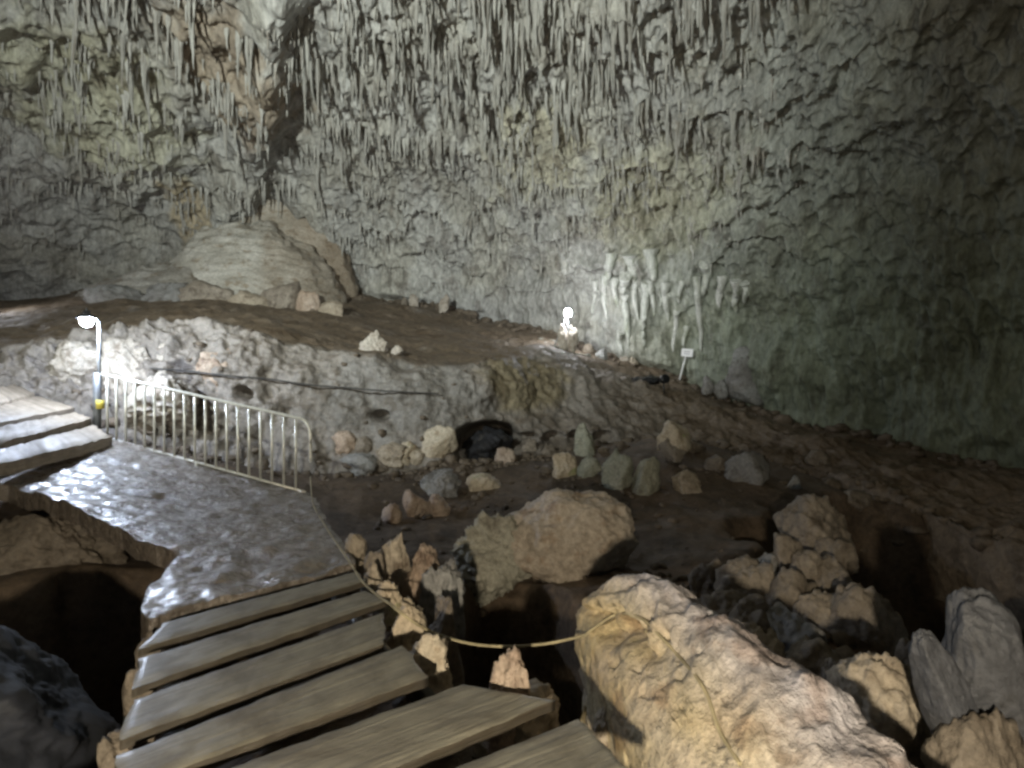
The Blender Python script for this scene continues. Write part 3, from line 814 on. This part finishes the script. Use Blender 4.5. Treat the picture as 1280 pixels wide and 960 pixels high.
# broken ledge before the mound
for k, (bb, lab, mt) in enumerate((((92, 352, 175, 388), 'grey ledge block beyond the railing lamp', 'grey'), ((165, 350, 235, 386), 'lilac grey ledge block beside the light brown one', 'grey'), ((222, 350, 292, 388), 'light brown ledge block below the flowstone mound', 'umber'),
                ((285, 362, 335, 392), 'small tan stones of the ledge', 'tan'), ((318, 350, 374, 390), 'light brown squared block of the ledge', 'umber'),
                ((366, 362, 400, 394), 'pinkish block near the end of the ledge', 'pink'), ((392, 372, 430, 398), 'pale wedge ending the ledge', 'tan'))):
    rock(bb, lab, mt, 20.5, 4, 7, crag=.05, depth=.7, sink=.35)
# small stones along the foot of the far wall
for k, (u, v, s, lab) in enumerate(((505, 378, 9, 'brown'), (517, 376, 12, 'pale'), (555, 378, 14, 'pale'), (735, 440, 14, 'tan'), (752, 448, 16, 'lilac'), (781, 450, 17, 'pale'), (792, 455, 12, 'tan'), (885, 480, 14, 'grey'), (900, 490, 20, 'grey'), (935, 470, 50, 'blue'), (985, 520, 22, 'grey'), (1045, 535, 24, 'grey'))):
    rock((u - s / 2, v - s * .8, u + s / 2, v + s * .15), {505: 'tiny brown stone under the wall past the mound', 517: 'pale stone beside a tiny brown one under the wall', 555: 'pale pebble standing alone under the wall', 735: 'tan stone below the far lamp',
         752: 'rounded lilac stone beyond the far lamp', 781: 'white stone under the draperies', 792: 'tan stone beside the white stone under the draperies', 885: 'grey stone by the foot of the white sign', 900: 'grey stone past the white sign under the wall',
         935: 'blue grey boulder against the foot of the wall', 985: 'small grey stone beyond the boulder against the wall', 1045: 'dim grey stone under the dark wall'}[u],
         {'brown': 'dull', 'pale': 'white', 'tan': 'tan', 'lilac': 'grey', 'grey': 'grey', 'blue': 'grey'}[lab], None if u not in (555, 517, 505) else 25.5, 4)

# loose gravel and chips strewn over the floor, thickest round the stones and under the bank
gr = np.random.default_rng(77)
chips = [rock_shape(700 + k, 2, 7, .2, .1) for k in range(6)]
vv, fo, nv = [], [], 0
def chip(x, y, sz):
    global nv
    z = drop(x, y)
    v, f = chips[gr.integers(6)]
    a = gr.uniform(0, 6.28); c, s_ = math.cos(a), math.sin(a)
    q = v * np.array([sz, sz * gr.uniform(.6, 1), sz * gr.uniform(.45, .8)])
    q = np.stack([q[:, 0] * c - q[:, 1] * s_, q[:, 0] * s_ + q[:, 1] * c, q[:, 2]], -1) + np.array([x, y, z + sz * .15])
    vv.append(q); fo.append(f + nv); nv += len(v)
for o_ in [o_ for o_ in sc.objects if o_.name.split('.')[0] in ('rock', 'boulder')]:
    w_ = max(o_.dimensions.x, .25)
    for _ in range(5):
        a = gr.uniform(0, 6.28); r_ = w_ * gr.uniform(.4, 1.0)
        chip(o_.location.x + r_ * math.cos(a), o_.location.y + r_ * math.sin(a), min(gr.gamma(2, .022), .16))
for _ in range(520):
    k = gr.integers(len(Fs) // 5, len(Fs) * 9 // 10); p_ = Fs[k]
    chip(p_[0] + gr.normal(0, .3), p_[1] - abs(gr.normal(0, .55)), min(.02 + gr.gamma(2, .03), .22))
for _ in range(260):
    chip(gr.uniform(-2.5, 5), gr.uniform(6, 12.5), min(gr.gamma(2, .018), .12))
for _ in range(700):
    chip(gr.uniform(1.2, 4.2), gr.uniform(2.5, 7), min(gr.gamma(2, .028), .18))
for _ in range(500):
    k = gr.integers(len(Ws) // 5, len(Ws) * 9 // 10); p_ = Ws[k]
    chip(p_[0] + gr.normal(0, .3), p_[1] - abs(gr.normal(0, .7)), min(.03 + gr.gamma(2, .05), .32))
tag(link('gravel', mesh_np('gravel', np.concatenate(vv), np.concatenate(fo), M['chip'])), 'loose brown gravel and stone chips on the cave floor', 'gravel', kind='stuff')

# the tall leaning rock beside the steps
def leaning_rock():
    d, f = ico(7)
    A = np.array([.70, 3.62, -.05]); B = np.array([1.27, 1.55, -.28])
    ax = B - A; L = np.linalg.norm(ax); ax /= L
    side = np.cross(ax, [0, 0, 1.]); side /= np.linalg.norm(side)          # towards the pit
    up = np.cross(side, ax)
    if up[2] < 0: up = -up
    # superellipsoid lying along the axis, its crest on the far side
    e = 0.75
    sgn = np.sign(d); p = sgn * np.abs(d) ** e
    p /= np.maximum(1e-6, (np.abs(p) ** 2.6).sum(1, keepdims=True)) ** (1 / 2.6)
    a, s, h = p[:, 0], p[:, 1], p[:, 2]
    wid = np.interp(a, [-1, -.6, 0, 1], [.34, .37, .42, .56])
    top = np.interp(a, [-1, -.8, -.3, .3, 1], [.52, .66, .64, .60, .55])
    sgs = 1.0 if side[0] < 0 else -1.0
    q = A + ax * (L * (.5 + a[:, None] * .62)) + side * (s * wid)[:, None] + up * (h * np.where(h > 0, top, 1.1))[:, None]
    left = s * sgs                                                          # +1 on the pit side
    q += np.array([0, 0, 1.]) * (np.where(h > 0, -0.24 * sstep(-.2, 1.0, left) * h, 0))[:, None]
    n = d
    off = np.array([4.1, 8.2, 1.7])
    dsp = 0.085 * fbm(q * 1.5 + off, 4) + .036 * (ridged(np.stack([q[:, 0] * 3.2, q[:, 1] * 3.2, q[:, 2] * 2.1], -1) + off, 4) - .7) + .014 * fbm(q * 9, 4, .6)
    dsp += .005 * ridged(q * 24 + off, 2)
    pit = np.clip(perlin(q * 3.4 + 2.2) - .42, 0, 1) * .28 + np.clip(perlin(q * 9 - 2.2) - .42, 0, 1) * .12
    q = q + n * (dsp - pit)[:, None]
    # a dark crack crossing the pit side
    cz = P(800, 775, 3.2)
    cr = np.exp(-((q[:, 2] - cz[2] - .25 * (q[:, 0] - cz[0]) - .05 * fbm(q * 5, 2)) / .035) ** 2) * np.exp(-((q[:, 1] - 3.15) / .35) ** 2) * sstep(-.2, .3, left)
    q = q - (side * sgs)[None] * (cr * .16)[:, None]
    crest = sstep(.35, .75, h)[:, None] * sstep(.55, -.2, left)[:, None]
    c = np.ones((len(q), 3)) * (1 - crest) + crest * np.array([.88, .95, 1.28])  # crest tinted bluish for the lamp light it catches
    yel = (sstep(.1, .8, left) * sstep(-.6, .3, fbm(q * 2.2 + 7, 3)))[:, None]
    c = c * (1 - yel * np.array([.0, .03, .22]))  # pit side tinted yellower for warm lamp light and algae
    brn = sstep(.15, .5, fbm(q * 3.1 + 21, 4))[:, None]
    c = c * (1 - brn * np.array([.22, .3, .36]))
    o3 = A.copy()
    o = link('leaning_rock', mesh_np('leaning_rock', q - o3, f, M['gold'], col=c), None, tuple(o3))
    tag(o, 'long craggy yellow rock with lamp sheen tinted on its crest, leaning beside the steps', 'rock')
    return o, q, f
LR, LRq, LRf = leaning_rock()
LRB = BVHTree.FromPolygons(LRq.tolist(), LRf.tolist())

# ------------------------------------------------------------------ steps, landing
def slab(name, c4, thick, mat, parent=None, nu=40, nv=8, ragged=.012, relief=.006, seed=0, origin=(0, 0, 0), zfun=None):
    """board from four top corners: far-left, far-right, near-right, near-left"""
    fl, frr, nrr, nl = [np.asarray(q, float) for q in c4]
    u = np.linspace(0, 1, nu)[None, :, None]; v = np.linspace(0, 1, nv)[:, None, None]
    g = (fl * (1 - u) + frr * u) * (1 - v) + (nl * (1 - u) + nrr * u) * v
    lu = np.linalg.norm(frr - fl); lv = np.linalg.norm(nl - fl)
    q = g + seed * 3.7
    j = ragged * fbm(q * 6, 3)
    edge_v = (frr - fl) / lu; across = (nl - fl) / lv
    w = np.zeros((nv, nu)); w[0] = 1; w[-1] = -1
    g = g - across * (w * (np.abs(j) * 1.5))[..., None]
    w2 = np.zeros((nv, nu)); w2[:, 0] = 1; w2[:, -1] = -1
    g = g + edge_v * (w2 * (ragged * 2.5 * fbm(q * 9 + 3, 3)))[..., None]
    if zfun is not None: g[..., 2] = zfun(g[..., 0], g[..., 1])
    g[..., 2] += relief * fbm(q * 4, 4)
    rim = np.zeros((nv, nu)); rim[0] = rim[-1] = 1; rim[:, 0] = rim[:, -1] = 1
    g[..., 2] -= rim * np.abs(.009 + .004 * fbm(q * 8, 2))
    bot = g.copy(); bot[..., 2] -= thick
    V = np.concatenate([g.reshape(-1, 3), bot.reshape(-1, 3)])
    n = nu * nv
    F = grid_faces(nv, nu)
    loop = [k for k in range(nu)] + [k * nu + nu - 1 for k in range(1, nv)] + [(nv - 1) * nu + k for k in range(nu - 2, -1, -1)] + [k * nu for k in range(nv - 2, 0, -1)]
    loop = np.array(loop); nx = np.roll(loop, -1)
    m_ = len(loop); V = np.concatenate([V, V[loop], V[loop + n]]); ia = 2 * n + np.arange(m_); ib = np.roll(ia, -1)
    S = np.stack([ia, ia + m_, ib + m_, ib], -1)
    uu = np.repeat(np.linspace(0, lu, nu)[None], nv, 0); v2 = np.repeat(np.linspace(0, lv, nv)[:, None], nu, 1)
    UV = np.stack([uu, v2], -1).reshape(-1, 2); UV = np.concatenate([UV, UV + .31]); UV = np.concatenate([UV, UV[loop], UV[loop] + [0, thick]])
    me = mesh_np(name, V - np.asarray(origin, float), np.concatenate([F[:, ::-1], F + n, S]), mat, True, uv=UV)
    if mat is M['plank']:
        me.materials.append(M['beam_and_gap'])  # plank sides and undersides coloured dark, painting shade into the gaps
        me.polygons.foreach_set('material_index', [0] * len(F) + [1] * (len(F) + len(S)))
    o = link(name, me, parent)
    return o

steps = thing('timber_steps', (-1.0, 3.0, 0), 'wide grey timber steps running down to the wet landing', 'steps')
OS = (-1.0, 3.0, 0)
gaps = [((204, 772), (446, 708)), ((174, 815), (457, 731)), ((165, 866), (484, 757)), ((150, 932), (506, 796)), ((150, 996), (563, 843)), ((300, 1052), (690, 886))]
RISE = .05
ends = {0: ((176, 790), (450, 706)), }
for k in range(6):
    z = .04 + RISE * k
    (ax_, ay), (bx_, by) = gaps[k]
    if k < 5:
        (cx, cy), (dx, dy) = gaps[k + 1]
    else:
        (cx, cy), (dx, dy) = (420, 1130), (800, 985)
    gap_far, gap_near = 5 + k * 1.2, 6 + k * 1.7
    fl = on_z(ax_, ay + gap_far, z); frr = on_z(bx_ + (0, 0, -4, -2, 18, 34)[k], by + gap_far, z)
    nl = on_z(cx, cy - gap_near, z); nr_ = on_z(dx, dy - gap_near, z)
    if k == 2: nr_ = on_z(480, 803, z)
    if k == 3: nr_ = on_z(533, 845, z)
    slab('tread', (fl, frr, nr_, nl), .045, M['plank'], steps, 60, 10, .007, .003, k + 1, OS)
# stringers carrying the treads
for s in (0, 1):
    pts = [on_z(215 + 200 * s, 772 - 52 * s, -.02), on_z(210 + 250 * s, 880 - 100 * s, .04), on_z(240 + 330 * s, 1000 - 110 * s, .14)]
    slab_pts = np.array(pts) - np.array([0, 0, .10])
    tube('stringer', slab_pts, .06, M['beam_and_gap'], steps, 6, OS)

lc = []   # control points of the landing's top
for (u, v, z) in ((204, 770, 0), (446, 706, 0), (325, 738, 0), (398, 632, 0), (388, 622, 0), (222, 694, .05), (180, 735, .0)):
    lc.append(on_z(u, v, z))
for (u, v, d) in ((143, 655, 5.8), (8, 600, 7.1), (79, 622, 6.3), (-60, 605, 7.0), (0, 590, 7.45), (144, 553, 9.2), (260, 588, 8.9), (70, 572, 8.2), (240, 640, 7.0), (-60, 600, 7.2)):
    lc.append(P(u, v, d))
lc = np.array(lc)
wl_ = rbf_fit(lc, .25)
def LZ(x, y):
    n = len(lc); z = wl_[n] + wl_[n + 1] * x + wl_[n + 2] * y
    for k in range(n): z = z - wl_[k] * np.hypot(x - lc[k, 0], y - lc[k, 1])
    return z
outline = [on_z(446, 704, 0), on_z(420, 668, 0), on_z(397, 630, 0), P(390, 620, 8.35), P(320, 600, 8.75), P(250, 578, 9.1), P(190, 562, 9.4), P(135, 547, 9.6), P(60, 565, 8.6), P(-20, 585, 7.6), P(-110, 606, 6.8),
           P(-100, 625, 6.2), P(-60, 612, 6.6), P(8, 601, 7.0), P(79, 622, 6.25), P(143, 656, 5.75), P(222, 696, 5.2), P(205, 712, 4.8), P(182, 738, 4.45), P(176, 760, 4.1), P(186, 778, 3.93)]
def landing():
    op = np.array(outline)[:, :2]
    # dense outline with a broken edge
    dd = []
    m = len(op)
    for k in range(m):
        a, b = op[k], op[(k + 1) % m]
        nseg = max(2, int(np.linalg.norm(b - a) / .07))
        for t in np.linspace(0, 1, nseg, endpoint=False): dd.append(a + (b - a) * t)
    dd = np.array(dd)
    jit = fbm(np.concatenate([dd * 3.2, np.zeros((len(dd), 1))], 1), 3)
    cdir = dd - dd.mean(0); cdir /= np.linalg.norm(cdir, axis=1)[:, None]
    dd = dd + cdir * (jit * .05)[:, None]
    from mathutils.geometry import delaunay_2d_cdt
    lo, hi = dd.min(0), dd.max(0)
    xs = np.arange(lo[0], hi[0], .042); ys = np.arange(lo[1], hi[1], .042)
    gxx, gyy = np.meshgrid(xs, ys); pts = np.stack([gxx.ravel(), gyy.ravel()], -1)
    pts = pts + np.random.default_rng(5).uniform(-.015, .015, pts.shape)
    inside = np.zeros(len(pts), bool)
    for k in range(len(dd)):
        a, b = dd[k], dd[(k + 1) % len(dd)]
        c = ((a[1] > pts[:, 1]) != (b[1] > pts[:, 1]))
        x = (b[0] - a[0]) * (pts[:, 1] - a[1]) / (b[1] - a[1] + 1e-12) + a[0]
        inside ^= c & (pts[:, 0] < x)
    pts = pts[inside]
    allp = np.concatenate([dd, pts]); nb = len(dd)
    r = delaunay_2d_cdt([Vector(q) for q in allp], [(k, (k + 1) % nb) for k in range(nb)], [list(range(nb))], 1, 1e-5)
    vs = np.array([q[:] for q in r[0]]); fs = [list(q) for q in r[2]]
    z = LZ(vs[:, 0], vs[:, 1])
    q3 = np.stack([vs[:, 0], vs[:, 1], 0 * z], -1)
    z = z + .030 * fbm(q3 * 1.6, 4) + .03 * (ridged(q3 * 2.0 + 4, 2) - .8) + .018 * fbm(q3 * 5.5, 3, .6)
    top = np.stack([vs[:, 0], vs[:, 1], z], -1)
    bot = top.copy(); bot[:, 2] -= .2 + .04 * fbm(q3 * 3, 2)
    n = len(top)
    # rim edges
    from collections import Counter
    ec = Counter()
    for t in fs:
        for i in range(len(t)): ec[(t[i], t[(i + 1) % len(t)])] += 1
    sides = [[a, b, b + n, a + n][::-1] for (a, b) in ec if (b, a) not in ec]
    me = bpy.data.meshes.new('landing')
    me.from_pydata(np.concatenate([top, bot]).tolist(), [], fs + [[i + n for i in t[::-1]] for t in fs] + sides)
    me.polygons.foreach_set('use_smooth', [True] * len(fs) + [False] * (len(fs) + len(sides))); me.update()
    me.materials.append(M['landing'])
    o = link('landing', me)
    return tag(o, 'wet brown concrete landing shining under the railing lamp', 'landing')
landing()

# steps climbing from the landing past the lamp post
us = thing('wooden_stairs', P(60, 560, 8.4), 'pale worn stairs climbing from the landing beside the lamp post', 'stairs')
OU = P(60, 560, 8.4)
tr = [((0, 578), (139, 545), (0, 562), (117, 531), 7.4, 9.1), ((0, 552), (114, 522), (0, 533), (95, 515), 8.0, 9.65), ((0, 527), (93, 509), (0, 507), (46, 494), 8.6, 10.2), ((0, 502), (44, 491), (0, 485), (20, 480), 9.2, 10.6)]
for k, (nl, nr_, fl, fr_, dl, dr) in enumerate(tr):
    def ext(a, b, da, db, u=-230):
        t = (u - a[0]) / (b[0] - a[0]); return P(u, a[1] + (b[1] - a[1]) * t, max(da + (db - da) * t, 4.5))
    c4 = (ext(fl, fr_, dl + .5, dr + .5), P(*fr_, dr + .5), P(*nr_, dr), ext(nl, nr_, dl, dr))
    slab('tread', c4, .16, M['step'], us, 50, 8, .03, .012, 20 + k, OU)

# ------------------------------------------------------------------ railing
rl0 = P(124, 548, 9.75); rr0 = P(388, 621, 8.3)
rail = thing('railing', rr0, 'cream steel railing with upright bars along the landing', 'railing')
ztop = np.array([P(124, 467, 9.75)[2], P(388, 526, 8.3)[2]])
def rpt(t, k):      # t along, k 0 foot .. 1 top
    b = rl0 + (rr0 - rl0) * t
    zz = ztop[0] + (ztop[1] - ztop[0]) * t
    return np.array([b[0], b[1], b[2] + (zz - b[2]) * k])
tube('handrail', [rpt(0, 1), rpt(.3, 1), rpt(.6, 1), rpt(.9, 1), rpt(.965, .995), rpt(.99, .93), rpt(1.0, .80), rpt(1, .5), rpt(1, .22)], .024, M['steel'], rail, 10, rr0, n=60)
tube('bottom_rail', [rpt(0, .045), rpt(.98, .045)], .02, M['steel'], rail, 8, rr0)
for k in range(19):
    t = .045 + .925 * k / 18.6
    tube('baluster', [rpt(t, .05), rpt(t, .98)], .02, M['steel'], rail, 8, rr0)
for t in (.0, .5, .965):
    tube('post', [rpt(t, -.12), rpt(t, .06)], .026, M['steel'], rail, 8, rr0)

# ------------------------------------------------------------------ lamps
def bulb_strength(power, r):
    return power / (math.pi * 4 * math.pi * r * r)
# lamp at the head of the railing
lp = P(121, 545, 9.72)
lamp = thing('lamp_post', lp, 'lit lamp on a steel post at the upper end of the railing', 'lamp', 'cave lamps')
ptop = P(124, 402, 9.72)
tube('pole', [lp - [0, 0, .1], P(124, 470, 9.72), ptop], .026, M['dgalv'], lamp, 12, lp)
tube('sleeve', [lp - [0, 0, .05], P(122, 466, 9.72)], .062, M['dgalv'], lamp, 12, lp)
tube('yellow_tape', [P(125, 511, 9.72), P(125, 500, 9.72)], .066, M['yellow'], lamp, 14, lp)
tube('arm', [ptop, P(120, 398, 9.70), P(113, 399, 9.66)], .016, M['dgalv'], lamp, 8, lp)
R1 = .095
bl = P(108, 401, 9.62)
b = lathe('bulb', [(R1 * math.sin(t), R1 * math.cos(t)) for t in np.linspace(.0, math.pi, 14)], glow_mat('lamp_glow_cool', (.68, .79, 1.0), bulb_strength(POWER_RAIL, R1)), lamp, 20, tuple(bl - lp))
hs = lathe('housing', [(.0, .08), (.05, .08), (.06, .03), (.14, -.02), (.15, -.05), (.142, -.05), (.05, .015), (0, .02)], M['black'], lamp, 20, tuple(bl - lp + np.array([.0, 0, R1 * .95])))
lathe('cable_gland', [(0, .06), (.018, .06), (.02, 0), (0, 0)], M['black'], hs, 12, (0, 0, .07))

# lamp on a leaning stick below the wall
fb = hit(692, 430); d2 = fb[1]
lamp2 = thing('lamp_stand', fb, 'lit lamp on a thin leaning stick at the foot of the far wall', 'lamp', 'cave lamps')
b2 = P(710, 391, d2 - .15)
tube('pole', [fb - [0, 0, .15], b2], .03, M['galv'], lamp2, 8, fb)
tube('brace', [P(712, 428, d2 - .1), P(709, 400, d2 - .12)], .022, M['galv'], lamp2, 8, fb)
R2 = .13
lathe('bulb', [(R2 * math.sin(t), R2 * math.cos(t)) for t in np.linspace(0, math.pi, 14)], glow_mat('lamp_glow_white', (.92, .95, 1.0), bulb_strength(POWER_FAR, R2)), lamp2, 20, tuple(b2 - fb))
lathe('socket', [(0, 0), (.07, 0), (.08, .07), (.05, .14), (0, .14)], M['galv'], lamp2, 14, tuple(b2 - fb + np.array([0, 0, R2 * .9])))
# bright stones and slabs under it
for bb, lab in (((697, 404, 713, 432), 'white pointed stone right under the far lamp'), ((709, 406, 724, 434), 'taller white stone beside the pointed one under the far lamp')):
    rock(bb, lab, 'white', d2 - .35, 4, crag=.1, sink=.3)
for k, (u0, u1, v) in enumerate(((672, 694, 424), (680, 706, 429), (693, 720, 434), (702, 738, 442))):
    a = hit(u0, v); bq = hit(u1, v + 3)
    s = slab('stepping_slab', (a + [.05, .45, .06], bq + [.05, .45, .06], bq + [0, 0, .06], a + [0, 0, .06]), .10, M['drape'], None, 16, 6, .05, .02, 40 + k, a)
    s.location = tuple(a)
    tag(s, 'flat wet slab shining white on the path below the far lamp', 'slab', 'wet slabs below the far lamp')

# lamp at the end of the terrace, its light washing the high wall
ex = P(-7, 372, 19.0); ex[2] = drop(ex[0], ex[1])
lamp3 = thing('lamp_post', ex, 'lit lamp on a post on the terrace by the dark end of the wall', 'lamp', 'cave lamps')
b3 = P(-3, 345, 19.0)
tube('pole', [ex - [0, 0, .2], b3 + [0, 0, .1]], .04, M['galv'], lamp3, 10, ex)
R3 = .16
lathe('bulb', [(R3 * math.sin(t), R3 * math.cos(t)) for t in np.linspace(0, math.pi, 14)], glow_mat('lamp_glow_terrace', (.95, .96, 1.0), bulb_strength(POWER_EDGE, R3)), lamp3, 20, tuple(b3 - ex - np.array([0, .22, 0])))
tube('arm', [b3 + [0, 0, .05], b3 - [0, .22, -.17]], .025, M['galv'], lamp3, 8, ex)

# lamp low on the deck behind the viewer, warm, lighting the near stones
dk = np.array([-.35, -1.4, .28])
lamp4 = thing('lamp_post', dk, 'low lit lamp on a short post on the deck behind the steps', 'lamp', 'cave lamps')
b4 = np.array([-.35, -1.4, 1.5])
tube('pole', [dk, b4 - [0, 0, .1]], .03, M['galv'], lamp4, 10, dk)
R4 = .06
lathe('bulb', [(R4 * math.sin(t), R4 * math.cos(t)) for t in np.linspace(0, math.pi, 14)], glow_mat('lamp_glow_warm', (1.0, .87, .66), bulb_strength(POWER_DECK, R4)), lamp4, 20, tuple(b4 - dk))
deck = thing('deck', (0, -1, .2), 'grey timber deck at the head of the steps', 'deck')
for k in range(7):
    y0 = .95 - k * .55
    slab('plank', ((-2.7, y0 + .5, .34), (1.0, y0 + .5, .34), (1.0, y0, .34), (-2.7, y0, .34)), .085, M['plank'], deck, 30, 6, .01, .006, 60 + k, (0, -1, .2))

# floodlight on the deck, behind the viewer, aimed up at the vault
fp = np.array([-7.5, -3.0, -.4])
flood = thing('floodlight', fp, 'floodlight on a tall mast beside the deck aimed at the vault', 'lamp')
fh = np.array([-7.5, -3.0, 6.2])
aim = Vector(P(470, 120, 18) - fh).normalized()
qr = aim.to_track_quat('-Z', 'Y')
tube('mast', [fp - [0, 0, .3], fh - [0, .12, .12]], .05, M['black'], flood, 10, fp)
hd = lathe('housing', [(0, .16), (.10, .16), (.15, .10), (.17, -.02), (.165, -.02), (.14, .08), (0, .12)], M['black'], flood, 20, tuple(fh - fp))
hd.rotation_mode = 'QUATERNION'; hd.rotation_quaternion = qr
ld = bpy.data.lights.new('floodlight_beam', 'SPOT')
ld.energy = POWER_FLOOD; ld.color = (.93, 1.0, .95); ld.spot_size = math.radians(86); ld.spot_blend = 1.0; ld.shadow_soft_size = .12
lo_ = bpy.data.objects.new('floodlight_beam', ld); sc.collection.objects.link(lo_)
lo_.parent = flood; lo_.location = tuple(fh - fp + np.array(aim) * .06); lo_.rotation_mode = 'QUATERNION'; lo_.rotation_quaternion = qr

# ------------------------------------------------------------------ rope, cable, sign, black things
def lr_front(u, v, off=.012):
    d = Vector(P(u, v, 1.0) - np.array([0, 0, CAM_Z])).normalized()
    h = LRB.ray_cast(Vector((0, 0, CAM_Z)), d, 20)
    return np.array(h[0]) - np.array(d) * off if h[0] is not None else None
rp = [P(388, 596, 8.3), P(391, 628, 7.6), P(402, 650, 6.9), P(420, 678, 6.0), P(438, 704, 5.3), P(452, 726, 4.75), P(468, 741, 4.3), P(490, 757, 3.78), P(512, 774, 3.6), P(540, 790, 3.5), P(580, 803, 3.4), P(625, 808, 3.32), P(680, 805, 3.3), P(727, 795, 3.3)]
for k in range(1, 9): rp[k] = np.array([0, 0, CAM_Z]) + (rp[k] - np.array([0, 0, CAM_Z])) * (.93 if k > 2 else .98)
for (u, v) in ((738, 788), (770, 768), (800, 772), (825, 795), (850, 822), (872, 848), (885, 872), (900, 915), (925, 955)):
    q = lr_front(u, v)
    if q is not None: rp.append(q)
rope = tube('rope', rp, .0085, M['rope'], None, 8, (0, 0, 0), n=180)
tag(rope, 'thin straw coloured rope sagging over the pit onto the leaning rock', 'rope')
cpts = [hit(u, v) - np.array([0, .22, 0]) for u, v in ((196, 461), (240, 464), (290, 470), (340, 474), (390, 481), (440, 485), (490, 489), (550, 492))]
cable = tube('cable', cpts, .022, M['cable'], None, 6, (0, 0, 0), n=70)
tag(cable, 'dark cable strung along the pale rock bank', 'cable')

sb = hit(848, 474); ds = sb[1] - .30; sb = P(848, 475, ds); sb[2] = min(sb[2], drop(sb[0], sb[1]))
sign = thing('sign', sb, 'small white sign on a leaning white stake under the wall', 'sign')
tube('stake', [sb - [0, 0, .1], P(858, 442, ds)], .035, M['paint'], sign, 8, sb)
bd = box('board', (.46, .04, .30), M['paint'], sign, tuple(P(859, 441, ds - .06) - sb), (0, .12, math.radians(-42)), .012)
for k in range(2):
    box('print_line', (.24, .006, .025), M['ink'], bd, (0, -.0225, .045 - .08 * k), (0, 0, 0), .002)

bs_ = hit(830, 492); db = bs_[1]
spot = thing('spotlight', bs_, 'unlit black spotlight on a thin stake at the path edge', 'spotlight')
tube('stake', [bs_ - [0, 0, .1], P(830, 476, db)], .022, M['black'], spot, 8, bs_)
lathe('head', [(0, -.14), (.10, -.14), (.14, -.03), (.15, .1), (.13, .12), (0, .10)], M['black'], spot, 18, tuple(P(830, 474, db) - bs_), (math.radians(80), 0, .3))
tp = hit(811, 478)
v, f = rock_shape(991, 5, 5, .3, .12)
v = v * np.array([.62, .4, .16])
v[:, 2] += .04 * np.sin(v[:, 0] * 14) * np.cos(v[:, 1] * 11)
tag(link('black_sheet', mesh_np('black_sheet', v, f, M['black']), None, tuple(tp + [0, .1, .06])), 'crumpled glossy black sheet lying by the black spotlight', 'sheet')
